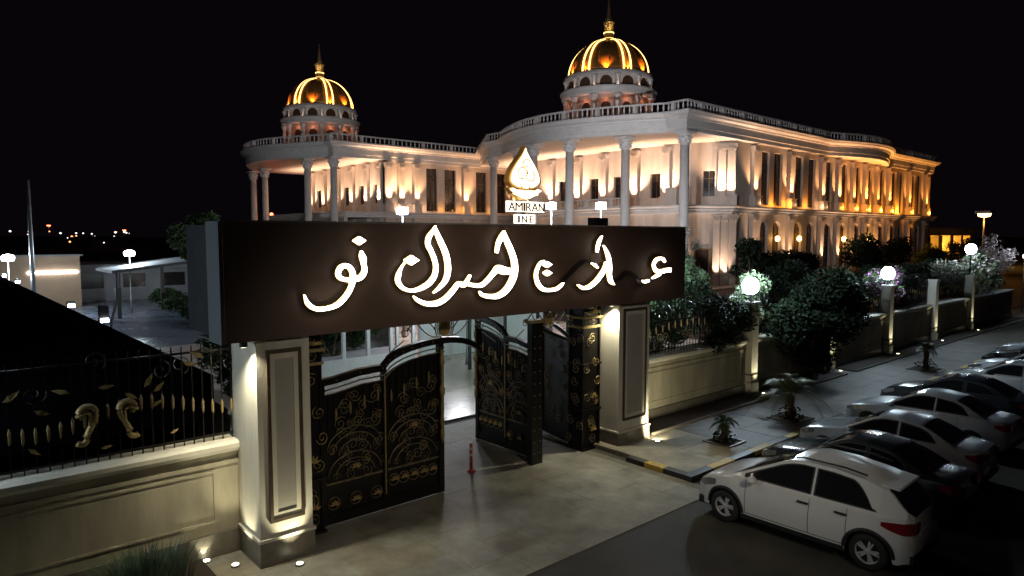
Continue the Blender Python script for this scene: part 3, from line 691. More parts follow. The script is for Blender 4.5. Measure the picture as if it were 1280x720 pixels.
def upl(F, s, d, z, p, col=WARM, cone=75, tilt=.14):
    a = F.p(s, d, z); b = F.p(s, d-tilt*6, z+6); light('SPOT', a, p, col, b, .07, cone, .8)
def column(root, x, y, z1=17.3, name='column', r=.55, z0=0):
    o = MB().lathe([(r*1.02, z0+.9), (r, z0+5), (r*.88, z1-1.5)], 20, (x, y, 0)).build(name, STONE2, root, True)
    MB().lathe([(r*1.5, z0), (r*1.5, z0+.35), (r*1.25, z0+.4), (r*1.35, z0+.6), (r*1.05, z0+.88)], 20, (x, y, 0)).build('base', STONE2, o, True)
    c = MB().lathe([(r*.95, z1-1.5), (r*1.02, z1-1.42), (r*.92, z1-1.36), (r*1.1, z1-.95), (r*1.35, z1-.6), (r*1.15, z1-.55), (r*1.5, z1-.26)], 16, (x, y, 0))
    c.box(x-r*1.6, x+r*1.6, y-r*1.6, y+r*1.6, z1-.25, z1-.01)
    for k in range(8):
        a = 2*pi*k/8+.2
        for (rr, z) in ((1.1, z1-1.15), (1.32, z1-.75)): c.lathe([(.02, -.18), (.13, .0), (.10, .14), (.02, .2)], 6, (x+r*rr*cos(a+z), y+r*rr*sin(a+z), z))
    c.build('capital', STONE2, o, False)
    return o
def offset_path(pts, d, closed=False):
    n = len(pts); out = []
    for i in range(n):
        a = Vector(pts[i-1]) if (i or closed) else None; b = Vector(pts[i]); c = Vector(pts[(i+1) % n]) if (i < n-1 or closed) else None
        n1 = Vector(((b-a).y, -(b-a).x)).normalized() if a is not None else None
        n2 = Vector(((c-b).y, -(c-b).x)).normalized() if c is not None else None
        if n1 is None: m = n2; k = 1
        elif n2 is None: m = n1; k = 1
        else:
            m = (n1+n2).normalized(); k = 1/max(.4, m.dot(n1))
        out.append((b.x+m.x*d*k, b.y+m.y*d*k))
    return out
def sweep(path, prof, name, m, root, back=1.0):
    """prof: list (outward offset, z) from bottom to top; closed at the back"""
    prof = [(-back, prof[0][1])]+prof+[(-back, prof[-1][1])]
    L = [offset_path(path, d) for d, z in prof]; n = len(path); k = len(prof); vs = []
    for j in range(k): vs += [(x, y, prof[j][1]) for x, y in L[j]]
    fs = [(j*n+i, j*n+i+1, ((j+1) % k)*n+i+1, ((j+1) % k)*n+i) for j in range(k) for i in range(n-1)]
    fs += [tuple(j*n for j in range(k)), tuple(j*n+n-1 for j in reversed(range(k)))]
    return MB().add(vs, fs).build(name, m, root)
BALM = MB().lathe([(.10, 0), (.10, .08), (.06, .12), (.12, .35), (.06, .66), (.10, .72), (.10, .8)], 8).mesh('baluster', STONE2, True)
BALM2 = MB().lathe([(.10, 0), (.10, .08), (.06, .12), (.12, .35), (.06, .66), (.10, .72), (.10, .8)], 6).mesh('baluster', STONE, True)
def balustrade(path, z, root, step=.62, me=None, h=1.0):
    me = me or BALM
    o = sweep([p for p in path], [(-.02, z), (-.02, z+.14)], 'balustrade', STONE2, root, .30)
    r = sweep(path, [(0, z+.942), (0, z+1.10)], 'rail', STONE2, o, .34) if False else None
    rl = sweep(path, [(0.02, z+.942), (0.02, z+1.10)], 'balustrade_rail', STONE2, root, .36)
    # walk
    acc = 0; nxt = step; posts = 0
    w = Vector((0,0,0)); p = o
    base = Vector(root.location)
    q = offset_path(path, -.16); cnt = 0
    for i in range(len(q)-1):
        a = Vector(q[i]); b = Vector(q[i+1]); L = (b-a).length
        while acc+L >= nxt:
            pt = a+(b-a)*((nxt-acc)/L); cnt += 1
            if cnt % 7 == 0: MB().box(pt.x-.2, pt.x+.2, pt.y-.2, pt.y+.2, z+.142, z+.94).build('post', STONE2, o)
            else:
                bo = bpy.data.objects.new('baluster', me); C.objects.link(bo); bo.parent = o; bo.location = (pt.x-base.x, pt.y-base.y, z+.141-base.z)
            nxt += step
        acc += L
    return o
ENT = [(-.25, 17.30), (-.25, 17.75), (-.15, 17.80), (-.15, 18.55), (.0, 18.62), (.05, 18.78), (.45, 18.98), (.50, 19.12), (.62, 19.28), (.62, 19.38)]
BELT = [(.0, 8.75), (.0, 9.0), (.18, 9.06), (.18, 9.28), (.42, 9.42), (.42, 9.58)]

def palace(root, x0, yc, half, bulge, bw, x1, ywall, colsY, north, wing):
    """x0 front line, yc portico centre, half portico width; facade on y=ywall to x1"""
    bump = lambda y: bulge*max(0, cos(pi*(y-yc)/bw)) if abs(y-yc) < bw/2 else 0
    ys = [yc+half-(2*half)*k/40 for k in range(41)]
    front = [(x0-bump(y), y) for y in ys]           # from north (far) to south corner
    return front
R = thing('palace', 'large white palace block with golden dome, columned portico and long lit facade', 'palace', (62.4, 43.2, 0))
Lw = thing('palace_wing', 'left palace wing with smaller looking golden dome and rounded columned portico', 'palace', (44.9, 90.5, 0))
def bump(y, yc, b, w): return b*cos(pi*(y-yc)/w) if abs(y-yc) < w/2 else 0
# ---- right block roof outline (ordered so that outward is to the right)
frontR = [(62.4-bump(y, 60, 4.9, 28), y) for y in [77-34*k/34 for k in range(35)]]
frontR[-1] = (62.4, 43.2)
bul = [(97, 43.6)]+[(97+22*k/14, 43.6-2.6*sin(pi*k/14)) for k in range(1, 14)]+[(119, 43.6)]
pathR = [(70, 88.5), (62.9, 77.6)]+frontR+[(96.0, 43.5)]+bul+[(120, 43.9), (141, 43.9), (141, 78)]
sweep(pathR, ENT, 'entablature', STONE2, R, 1.2)
q = offset_path(pathR, -1.1)+[(80, 88)]
MB().prism(q, 17.32, 17.5).build('portico_ceiling', STONE, R); MB().prism(q, 18.9, 19.30).build('roof', STONE2, R)
balustrade(offset_path(pathR, .1), 19.40, R)
# ---- left block
frontL = [(44.9-bump(y, 106, 5.4, 29), y) for y in [121.5-31*k/30 for k in range(31)]]
frontL[-1] = (44.9, 90.3)
pathL = [(80, 122), (45.4, 122)]+frontL+[(45.2, 90.1), (84, 89.0)]
pathL = [(80, 122), (45.4, 122)]+frontL[1:-1]+[(44.9, 89.9), (84, 89.0)]
sweep(pathL, ENT, 'entablature', STONE2, Lw, 1.2)
q = offset_path(pathL, -1.1)
MB().prism(q, 17.32, 17.5).build('portico_ceiling', STONE, Lw); MB().prism(q, 18.9, 19.30).build('roof', STONE2, Lw)
balustrade(offset_path(pathL, .1), 19.40, Lw, .75)
# ---- portico columns
for (x, y) in ((63.2, 44.0), (62.0, 51.2), (58.7, 56.9), (58.4, 62.8), (61.6, 69.2), (63.6, 76.9)): column(R, x, y)
for (x, y) in ((45.7, 91.2), (43.9, 95.9), (45.2, 115.5), (45.4, 121.2)): column(Lw, x, y)
# ---- right block walls: long facade, chamfer, portico back wall
def upper_lower(F, root, winsU, winsG, pil, pilG=None, amber=(), lit=True, zt=17.31, ped=1.3, P=1300, sconce=(), GP=700, small=False):
    wall_fac(F, root, 9.6, zt, [(a, b, (10.8 if small else 9.9), (13.9 if small else 16.6)) for a, b in winsU])
    wall_fac(F, root, 0, 8.74, [(a, b, .6, 7.9) for a, b in winsG], arch=not small, rooms=GLASSW)
    for s in pil:
        pilaster(F, root, s, 9.6, 17.0, ped=ped)
        pilaster(F, root, s, 0.1, 8.7, w=1.0, ped=1.4 if not small else .8)
    for s in pil:
        if lit: upl(F, s, 1.35, 10.9, P*(.65+.7*random.random()), (CREAM if small else (1.0, max(.38, .60-.0055*s), max(.08, .34-.0065*s))), cone=110 if small else 85)
FA = Fac((74.5, 44.5), (141, 44.5))
WU = [(80.4, 82.3), (83.5, 85.6), (89.2, 91.3), (92.9, 94.9), (98.2, 100.2), (103.3, 105.2), (108.2, 109.8), (112.6, 114.3), (117.1, 119.0), (122.2, 124.2), (125.8, 127.4), (131.3, 132.9), (134.0, 135.6)]
upper_lower(FA, R, [(a-74.5, b-74.5) for a, b in WU], [(a-74.5, b-74.5) for a, b in WU], [x-74.5 for x in (78.3, 87.4, 96.6, 101.8, 106.8, 111.3, 115.8, 120.6, 129.4, 137.6)], P=3000)
sweep([(66.0, 66.4), (65.4, 54.1), (66.9, 47.1), (72.5, 43.6), (75.0, 43.9), (141, 43.9), (141, 60)], BELT, 'belt_course', STONE2, R, 1.0)
for i, x in enumerate((79.2, 82.9, 86.3, 88.6, 92.1, 95.7, 97.7, 102.8, 107.6, 112.1, 116.5, 121.4, 125.0, 130.3, 138.4)):
    am = i in (1, 2, 4) or i > 6
    light('POINT', (x, 43.6, 10.1), (460 if i > 6 else 150) if am else 45, (1, .34, .03) if am else WARM, size=.1)
for i, x in enumerate((78.6, 87.0, 96.8, 102, 107, 111.6, 116, 121, 130)):
    t_ = FA.p(x-74.5, 1.3, 1.9); light('SPOT', t_, 2800, (1, .64-.03*i, .42-.04*i), (x, 43.9, 8), .06, 60, .8)
for x, z in ((84.4, 5.3), (90.3, 5.3), (104.2, 5.2), (113.5, 5.2)):
    sn = MB().lathe([(.12, 0), (.28, .15), (.28, .55), (.1, .7)], 10, (x, 44.25, z)).build('hanging_lantern', LAMPY, R)
    MB().box(x-.02, x+.02, 44.23, 44.27, z+.7, 7.7).build('chain', BLACKP, R) if False else None
    light('POINT', (x, 43.6, z+.3), 60, AMBER, size=.2)
CH = Fac((71.3, 50.2), (74.5, 44.5)); 
upper_lower(CH, R, [(2.7, 4.1)], [], [4.9, 6.0], P=2800, small=True, ped=1.3)
BW = Fac((71.3, 76.5), (71.3, 50.2))
sx = lambda y: 76.5-y
upper_lower(BW, R, [(sx(y)-.8, sx(y)+.8) for y in (70.4, 64.4, 60.0, 54.0)], [], [sx(y) for y in (72.6, 67.2, 62.4, 57.0, 52.0)], small=True, P=3600)
BN = Fac((78, 88), (71.3, 76.5)); upper_lower(BN, R, [(2.5, 4.2), (6, 7.7)], [], [5.0, 10.5], small=True, P=3400)
# balcony slab in the portico and its balustrade
bp_ = [(69.5, 77.0), (67.6, 71.5), (66.4, 66.4), (65.6, 60.0), (65.6, 54.1), (66.9, 47.6), (72.5, 43.7)]
sweep(bp_, [(-.1, 8.6), (-.1, 9.0), (.15, 9.1), (.15, 9.3), (.4, 9.42), (.4, 9.6)], 'balcony_slab', STONE2, R, 1.6)
MB().prism(offset_path(bp_, -1.5)+[(74.6, 44.6), (71.5, 50.2), (71.5, 76.5)], 8.9, 9.585).build('balcony_floor', STONE, R)
balustrade(offset_path(bp_[:5], .05), 9.60, R, .6, BALM2)
MB().box(66.3, 67.9, 47.2, 48.8, 9.602, 11.6).build('stair_block', STONE, R)
# ground floor wall below the balcony
G1 = Fac((66.6, 66), (66.6, 54.2)); G2 = Fac((66.6, 54.2), (67.5, 48.3)); G3 = Fac((67.5, 48.3), (73.5, 44.3)); G0 = Fac((70.2, 76.5), (66.6, 66))
for F in (G0, G1, G2): wall_fac(F, R, 0, 8.6, [(F.L*.5-1, F.L*.5+1, .3, 4.6)], rooms=GLASSW)
d0 = G3.L*(1-.63); d1 = G3.L*(1-.38)
wall_fac(G3, R, 0, 8.6, [(d0, d1, .1, 4.4)], rooms=WOODD)
fr = MB()
for r in ((d0-.16, d0, 0, 4.55), (d1, d1+.16, 0, 4.55), (d0, d1, 4.402, 4.55)): G3.box(fr, r[0], r[1], 0.002, .12, r[2], r[3])
fr.build('door_surround', GOLD2, R)
for s in (5.1, 6.1, 7.2): pilaster(G3, R, s, .1, 8.55, w=.8, d=.35)
for s in (1.0, 5.2, 6.3): light('SPOT', G3.p(s, 1.0, .7), 1500, (1, .70, .52), G3.p(s, .3, 8), .06, 60, .8)
for F, s in ((G2, 2), (G1, 3), (G1, 9), (G0, 5)): light('SPOT', F.p(s, 1.1, .8), 1800, CREAM, F.p(s, .3, 8), .06, 80, .8)
# terrace wall and the far gable
gw = Fac((141, 44.5), (141, 70)); wall_fac(gw, R, 0, 17.3, [(6, 8, 9.9, 16.6), (12, 14, 9.9, 16.6)])
# ---- left wing walls
FL_ = Fac((53.4, 90.2), (84, 90.2))
WL = [(60.9, 63.0), (64.4, 66.6), (70.8, 73.0), (75.3, 77.4)]
upper_lower(FL_, Lw, [(a-53.4, b-53.4) for a, b in WL], [(a-53.4, b-53.4) for a, b in WL], [x-53.4 for x in (53.9, 56.2, 58.9, 68.4, 79.0)], P=3000)
for x in (60.2, 63.7, 67.2, 69.6, 74.1): light('POINT', (x, 89.4, 10.2), 40, AMBER if x > 63 else WARM, size=.12)
for x in (55.2, 57.2): light('POINT', (x, 89.3, 10.3), 60, CREAM, size=.12)
BL = Fac((53.4, 118), (53.4, 90.2))
upper_lower(BL, Lw, [(a, a+1.6) for a in (5, 10, 15, 20, 24.5)], [], [3.5, 8.2, 13.2, 18.2, 22.8, 26.8], small=True, P=2600)
sweep([(47, 120), (46.0, 96.0), (47.5, 91.0), (53.4, 89.6), (84, 89.6)], BELT, 'belt_course', STONE2, Lw, 1.2)
MB().prism([(47.3, 120), (46.4, 96.2), (48, 91.6), (53.6, 90.5), (53.6, 120)], 8.9, 9.57).build('balcony_floor', STONE, Lw)
MB().box(46.5, 53.3, 117, 120, 0, 8.8).build('lower_wall', STONE, Lw); MB().box(47.6, 48.2, 92, 117, 0, 8.8).build('lower_wall', STONE, Lw)
# ---- domes
def rotunda(root, cx, cy, rot):
    c0 = (cx, cy, 0)
    MB().lathe([(5.0, 19.3), (5.0, 23.6)], 40, c0).build('drum', STONE, root, True)
    d = MB().lathe([(6.0, 23.5), (6.1, 23.7), (6.0, 23.95), (6.25, 24.15), (6.25, 24.4), (5.7, 24.5)], 48, c0).build('lower_cornice', STONE2, root, True)
    n = 12
    low = bpy.data.objects['drum'] if False else None
    rb = MB().lathe([(6.1, 19.32), (6.1, 19.9)], 40, c0).build('rotunda_base', STONE2, root)
    base = Vector(root.location)
    cm = MB().lathe([(.42, 0), (.42, .25), (.30, .3), (.27, 2.9), (.34, 3.0), (.45, 3.35), (.5, 3.5)], 12).mesh('rotunda_column', STONE2, True)
    am = MB().prism_xz([(-.6*1.0, 0), (-.6, 1.7)]+[(-.6*cos(pi*k/8), 1.7+.6*sin(pi*k/8)) for k in range(1, 8)]+[(.6, 1.7), (.6, 0)], -.08, .08).mesh('arched_opening', GLASSW)
    for k in range(n):
        a = rot+2*pi*k/n
        o = link('rotunda_column', cm, rb, (cx+5.6*cos(a)-base.x, cy+5.6*sin(a)-base.y, 19.9-base.z))
        a2 = a+pi/n
        link('arched_opening', am, rb, (cx+5.0*cos(a2)-base.x, cy+5.0*sin(a2)-base.y, 20.3-base.z), (0, 0, a2+pi/2))
    ud = MB().lathe([(5.25, 24.4), (5.25, 25.75), (5.6, 25.8), (5.75, 25.9), (5.75, 26.35), (5.45, 26.4), (5.1, 26.42)], 48, c0).build('upper_drum', STONE2, root, True)
    am2 = MB().prism_xz([(-.75, 0), (-.75, .35)]+[(-.75*cos(pi*k/8), .35+.75*sin(pi*k/8)) for k in range(1, 8)]+[(.75, .35), (.75, 0)], -.07, .07).mesh('arched_opening', GLASSW)
    cm2 = MB().lathe([(.3, 0), (.22, .1), (.22, .85), (.3, .95), (.42, 1.2), (.42, 1.3)], 10).mesh('drum_column', STONE2, True)
    for k in range(n):
        a = rot+2*pi*k/n; a2 = a+pi/n
        link('drum_column', cm2, ud, (cx+5.5*cos(a)-base.x, cy+5.5*sin(a)-base.y, 24.5-base.z))
        link('arched_opening', am2, ud, (cx+5.24*cos(a2)-base.x, cy+5.24*sin(a2)-base.y, 24.6-base.z), (0, 0, a2+pi/2))
    dm = MB().lathe([(5.10*cos(t*pi/2)**.92, 26.4+4.7*sin(t*pi/2)) for t in [k/14*.93 for k in range(15)]], 48, c0).build('dome', DOMEG, root, True)
    for k in range(6):
        for e in (-.095, .095):
            a = rot+pi/n+2*pi*k/6+e
            pts = [(cx+(5.14*cos(t*pi/2)**.92)*cos(a), cy+(5.14*cos(t*pi/2)**.92)*sin(a), 26.42+4.74*sin(t*pi/2)) for t in [j/16*.93 for j in range(17)]]
            MB().tube(pts, .11, 5).build('light_strip', LED, dm)
        a = rot+pi/n+2*pi*k/6
        pts = [(cx+(5.11*cos(t*pi/2)**.92)*cos(a), cy+(5.11*cos(t*pi/2)**.92)*sin(a), 26.42+4.72*sin(t*pi/2)) for t in [j/16*.93 for j in range(17)]]
        MB().tube(pts, .14, 6).build('rib', DOMEG, dm, True)
    for k in range(24):
        a = rot+2*pi*k/24+.07
        pts = [(cx+(5.11*cos(t*pi/2)**.92)*cos(a), cy+(5.11*cos(t*pi/2)**.92)*sin(a), 26.42+4.7*sin(t*pi/2)) for t in [j/12*.9 for j in range(13)]]
        MB().tube(pts, .035, 4).build('seam', DOMEG, dm)
    ln = MB().lathe([(.95, 30.85), (1.0, 31.05), (.8, 31.2), (.62, 31.5), (.62, 33.2), (.75, 33.35), (.75, 33.55), (.4, 33.7)], 20, c0).build('lantern', GOLD, root, True)
    MB().lathe([(.36, 33.65), (.45, 33.9), (.28, 34.2), (.22, 34.7), (.03, 37.4)], 12, c0).build('spire', GOLD, root, True)
    for z in (31.35, 32.1, 33.25): MB().lathe([(.66, z), (.68, z+.10)], 20, c0).build('light_ring', LED, ln)
    for k in range(12):
        a = rot+2*pi*k/12+.26
        ca, sa = cos(a), sin(a)
        if ca*0.656+sa*0.755 < .45:
            light('SPOT', (cx+5.5*ca, cy+5.5*sa, 26.48), 1000 if k % 2 else 900, (1, .36, .05), (cx+4.6*ca, cy+4.6*sa, 28.4), .06, 90, .8)
            a = rot+2*pi*k/12; ca, sa = cos(a), sin(a)
            light('POINT', (cx+6.0*ca, cy+6.0*sa, 24.62), 6, CREAM, size=.06)
            light('POINT', (cx+6.35*ca, cy+6.35*sa, 20.2), 16, CREAM, size=.06)
            light('POINT', (cx+5.4*cos(a+.26), cy+5.4*sin(a+.26), 22.9), 10, (1, .28, .12), size=.08)
    light('SPOT', (cx-1.0, cy-1.15, 31.4), 260, (1, .72, .36), (cx-.25, cy-.3, 34.2), .06, 60, .7)
rotunda(R, 69, 60, -0.12)
rotunda(Lw, 50.5, 105.0, 0.11)
# floodlights washing both porticos, on courtyard masts
def mast(x, y, z, label, aim, p):
    t = thing('floodlight_mast', label, 'floodlight mast', (x, y, 0))
    MB().lathe([(.12, 0), (.10, .5), (.05, z-.3)], 10, (x, y, 0)).build('pole', STEEL, t, True)
    MB().box(x-.30, x+.30, y-.10, y+.12, z-.3, z+.12).build('lamp_head', BLACKP, t)
    MB().box(x-.27, x+.27, y-.14, y-.102, z-.22, z+.16).build('lens', LAMPF, t)
    MB().box(x-.345, x-.305, y-.09, y+.10, z-.22, z+.12).build('side_lens', LAMPF, t)
    light('SPOT', (x, y+.4, z+.1), p, (.93, .93, 1.0), aim, .15, 54, .6)
    light('POINT', (x-.3, y-.5, z-.1), 800, (.88, .92, 1.0), size=.15)
mast(28.2, 28.8, 7.8, 'courtyard floodlight mast seen just right of the AMIRAN emblem', (62, 59, 8.5), 15000)
mast(30.4, 26.9, 7.8, 'courtyard floodlight mast seen above the black floodlight box', (66, 47, 8.5), 15000)
mast(21.6, 34.5, 7.5, 'courtyard floodlight mast in front of the left palace wing', (46, 100, 9), 20000)
# side pavilion
pv_ = thing('side_pavilion', 'low flat roofed pavilion glowing yellow beside the far end of the palace', 'pavilion', (158, 50, 0))
MB().box(140, 176, 46, 60, 6.1, 7.6).build('flat_roof', TANW, pv_)
for x in (141, 148, 155, 162, 169, 175): MB().box(x-.7, x+.7, 47, 48.4, .1, 6.09).build('pier', TANW, pv_)
MB().box(141, 175, 56, 56.6, .1, 6.09).build('back_wall', TANW, pv_)
for x in (145, 158, 168):
    MB().lathe([(.5, 0), (.5, .25)], 14, (x, 52, 5.8)).build('ceiling_lamp', LAMPY, pv_)
    light('POINT', (x, 50.5, 4.6), 4000, (1, .60, .08), size=.4)

# ------------------------------------------------------------ cars
def paint(name, col, rough=0.28, metal=0.0):
    return mat(name, col, rough, metal, coat=0.6)
P_WHITE = paint('white_car_paint', (0.74, 0.74, 0.72)); P_SILV = paint('silver_car_paint', (0.46, 0.49, 0.52), .3, .4)
P_PEARL = paint('pale_car_paint', (0.52, 0.56, 0.60), .25, .2); P_DARK = paint('dark_car_paint', (0.022, 0.03, 0.036), .2, .1)
P_GREY = paint('grey_car_paint', (0.09, 0.10, 0.11), .3, .4)
CGL = mat('car_glass', (0.012, 0.013, 0.014), 0.06, coat=1.0); RUB = mat('tyre_rubber', (0.02, 0.02, 0.02), 0.8, bump=.3); RIM = mat('alloy_rim', (0.62, 0.62, 0.62), 0.4, 0.3)
TRIMB = mat('black_car_trim', (0.018, 0.018, 0.018), 0.55); HEADL = mat('headlamp_glass', (0.30, 0.31, 0.33), 0.12, 0.5, coat=1); TAILL = mat('tail_lamp_red', (0.22, 0.012, 0.012), 0.15, coat=1)
PLATE = mat('number_plate', (0.6, 0.6, 0.58), .5)
def interp(tab, x):
    if x <= tab[0][0]: return tab[0][1]
    for (a, va), (b, vb) in zip(tab, tab[1:]):
        if x <= b:
            t = (x-a)/(b-a); t = t*t*(3-2*t) if False else t; return va+(vb-va)*t
    return tab[-1][1]
TYRE = MB().lathe([(.20, -.09), (.29, -.10), (.315, -.07), (.32, 0), (.315, .07), (.29, .10), (.21, .09)], 24, cap=False).xform(Matrix.Rotation(pi/2, 4, 'X')).mesh('tyre', RUB, True)
def rimmesh():
    b = MB().lathe([(.205, -.08), (.225, .085), (.205, .09), (.19, .05)], 24, cap=False)
    b.lathe([(.05, .0), (.05, .07), (.03, .08)], 10)
    for k in range(5):
        a = 2*pi*k/5
        for e in (-.16, .16):
            q = MB().box(.04, .20, -.017, .017, .035, .065); q.xform(Matrix.Rotation(a+e, 4, 'Z')); b.add(q.v, q.f)
    return b.xform(Matrix.Rotation(pi/2, 4, 'X')).mesh('rim', RIM)
RIMM = rimmesh()
DISC = MB().lathe([(.19, -.02), (.19, .02)], 20).xform(Matrix.Rotation(pi/2, 4, 'X')).mesh('brake_disc', TRIMB)
def car(name, label, pt, kind, hatch):
    """local: x forward (nose at +), y side, z up"""
    t = thing(name, label, 'car', group='cars parked side by side beside the right wall')
    if hatch:
        L0, L1 = -2.02, 2.08; WF, WR = 1.30, -1.38
        top = [(-2.02, .62), (-1.98, .95), (-1.80, 1.00), (.62, .99), (1.18, .965), (1.5, .90), (1.80, .80), (2.0, .62), (2.08, .48)]
        roof = [(-1.99, 1.0), (-1.84, 1.14), (-1.62, 1.36), (-1.25, 1.455), (-.7, 1.525), (-.15, 1.53), (.08, 1.49), (.26, 1.42), (1.24, .955)]
        hw = [(-2.02, .62), (-1.9, .76), (-1.5, .845), (-.6, .865), (.8, .865), (1.4, .84), (1.8, .74), (2.0, .60), (2.08, .46)]
    else:
        L0, L1 = -2.20, 2.22; WF, WR = 1.36, -1.32
        top = [(-2.20, .60), (-2.15, .93), (-1.95, .99), (-1.35, 1.01), (.62, .96), (.98, .95), (1.6, .86), (1.95, .76), (2.14, .60), (2.22, .46)]
        roof = [(-1.62, 1.01), (-1.15, 1.25), (-.85, 1.37), (-.35, 1.43), (.0, 1.42), (.25, 1.35), (1.0, .95)]
        hw = [(-2.20, .60), (-2.08, .74), (-1.6, .84), (-.6, .865), (.8, .865), (1.4, .84), (1.9, .74), (2.12, .60), (2.22, .46)]
    N = 64; RA = .365
    xs_ = [L0+(L1-L0)*k/N for k in range(N+1)]
    secs = []
    for x in xs_:
        zt = interp(top, x); w = interp(hw, x); zl = .22 if L0+.15 < x < L1-.15 else .26
        arch = 0
        for c in (WF, WR):
            if abs(x-c) < RA: zl = max(zl, .31+sqrt(RA*RA-(x-c)**2)); arch = 1
        zl = min(zl, zt-.12)
        pts = []
        for k in range(7):
            f = k/6; z = zl+(zt-.03-zl)*f
            ww = w*(1-.05*max(0, (.42-z)/.42)-.07*max(0, (z-.62)/.4)**1.5+.008*sin(pi*min(1, max(0, (z-.45)/.3))))
            pts.append((x, ww, z))
        e = pts[-1][1]
        pts += [(x, e-.04, zt), (x, e*.6, zt+.018), (x, 0, zt+.028)]
        secs.append(pts)
    M_ = len(secs[0]); vs = []; fs = []
    for s in secs: vs += s+[(p[0], -p[1], p[2]) for p in s]
    for i in range(N):
        a = i*2*M_; b = a+2*M_
        for k in range(M_-1):
            fs.append((a+k, b+k, b+k+1, a+k+1)); fs.append((a+M_+k, a+M_+k+1, b+M_+k+1, b+M_+k))
    for e in (0, N):
        a = e*2*M_; fs.append(tuple([a+k for k in range(M_)]+[a+M_+k for k in reversed(range(M_))]))
    o = bpy.data.objects.new('body', MB().add(vs, fs).mesh('body', pt, False)); C.objects.link(o); o.parent = t
    me = o.data
    me.polygons.foreach_set('use_smooth', [True]*len(me.polygons)); me.set_sharp_from_angle(angle=radians(38))
    def P(b, n, m, s=False, par=None):
        q = bpy.data.objects.new(n, b.mesh(n, m, s)); C.objects.link(q); q.parent = par or t; return q
    P(MB().box(L0+.12, L1-.12, -.70, .70, .19, .34), 'underbody', TRIMB)
    for x in (WF, WR): P(MB().box(x-.37, x+.37, -.62, .62, .3, .72), 'wheel_housing', TRIMB)
    # greenhouse: loft of stations
    x0, x1 = roof[0][0], roof[-1][0]; G = 40; RF = []
    for k in range(G+1):
        x = x0+(x1-x0)*k/G; zb = interp(top, x)-.02; zr = max(interp(roof, x), zb+.001); wb = interp(hw, x)*.93-.03
        h = zr-zb; wr = wb-.20*min(1, h/.5)-.015
        RF.append((x, zb, zr, wb, wr))
    wins = MB(); glassF = MB(); glassR = MB(); paintm = MB()
    top_r = [r for r in RF]
    sxw = (-1.62 if hatch else -1.28, .60); bp1 = (-.42, -.30)
    zmax = max(r[2] for r in RF)
    for k in range(G):
        A, B = RF[k], RF[k+1]; xm = (A[0]+B[0])/2
        for sg_ in (1, -1):
            def pt_(R_, f, out=0.0): return (R_[0], sg_*(R_[3]+(R_[4]-R_[3])*f+out), R_[1]+(R_[2]-R_[1])*f)
            q = [pt_(A, 0), pt_(B, 0), pt_(B, 1), pt_(A, 1)]
            paintm.add(q, [(0,1,2,3)])
            # roof edge + roof
            def rt(R_, f): return (R_[0], sg_*R_[4]*(1-f), R_[2]+.055*sin(pi/2*f)*min(1, (R_[2]-R_[1])/.3))
            for (f0, f1) in ((0, .08), (.08, .3), (.3, .6), (.6, 1)):
                q = [rt(A, f0), rt(B, f0), rt(B, f1), rt(A, f1)]
                front = xm > .12; back = xm < (-1.62 if hatch else -.90)
                tgt = paintm
                if f0 > 0 and front and .14 < xm < (1.2 if hatch else .95): tgt = glassF
                if f0 > 0 and back and A[2]-A[1] > .04: tgt = glassR
                tgt.add(q, [(0,1,2,3)])
    po = P(paintm, 'roof_and_pillars', pt, True)
    try: po.data.set_sharp_from_angle(angle=radians(32))
    except Exception: pass
    P(glassF, 'windscreen', CGL, True); P(glassR, 'rear_window', CGL, True)
    # side windows as slightly proud panes
    def rfat(x): 
        f = (x-x0)/(x1-x0)*G; i = min(G-1, max(0, int(f))); t_ = f-i; A, B = RF[i], RF[i+1]
        return tuple(A[j]+(B[j]-A[j])*t_ for j in range(5))
    spans = [(-.34, .90 if hatch else .78, 'front_side_window'), ((-1.46 if hatch else -1.22), -.44, 'rear_side_window')]
    for a, b, nm in spans:
        for sg_ in (1, -1):
            def strip(a, b, lo, hi, out):
                vs = []; n = 12
                for k in range(n+1):
                    R_ = rfat(a+(b-a)*k/n); H = max(.02, R_[2]-R_[1]); hi_ = hi+max(0, -1.02-R_[0])**1.6*1.5; f1 = max(lo/H, min(.9, 1-hi_/H)); f0 = lo/H
                    if f1 < f0+.01: f1 = f0+.01
                    for f in (f0, f1): vs.append((R_[0], sg_*(R_[3]+(R_[4]-R_[3])*f+out), R_[1]+H*f))
                return MB().add(vs, [(2*k, 2*k+2, 2*k+3, 2*k+1) for k in range(n)])
            P(strip(a-.03, b+.03, .035, .045, .006), 'window_seal', TRIMB, True)
            P(strip(a, b, .06, .075, .010), nm, CGL, True)
    # door seams, handles, mirrors
    for sg_ in (1, -1):
        def yb(x, z): 
            w = interp(hw, x); return sg_*(w*(1-.05*max(0, (.42-z)/.42)-.07*max(0, (z-.62)/.4)**1.5+.008*sin(pi*min(1, max(0, (z-.45)/.3))))+.002)
        for xd in (.86, -.37, -1.02 if hatch else -1.0):
            vs = []
            for k in range(9):
                z = .34+(.62)*k/8; xx = xd+(.0 if xd > -.9 else -.28*max(0, (z-.62)/.34) if False else 0)
                vs += [(xx-.005, yb(xx, z), z), (xx+.005, yb(xx, z), z)]
            P(MB().add(vs, [(2*k, 2*k+1, 2*k+3, 2*k+2) for k in range(8)]), 'door_seam', TRIMB)
        vs = []
        for k in range(30):
            x = -1.0+1.86*k/29; vs += [(x, yb(x, .33), .327), (x, yb(x, .34)+sg_*.004, .340)]
        P(MB().add(vs, [(2*k, 2*k+2, 2*k+3, 2*k+1) for k in range(29)]), 'door_seam', TRIMB)
        vs = []
        for k in range(30):
            x = -1.0+1.95*k/29; vs += [(x, yb(x, .24)+sg_*.012, .215), (x, yb(x, .30)+sg_*.015, .30)]
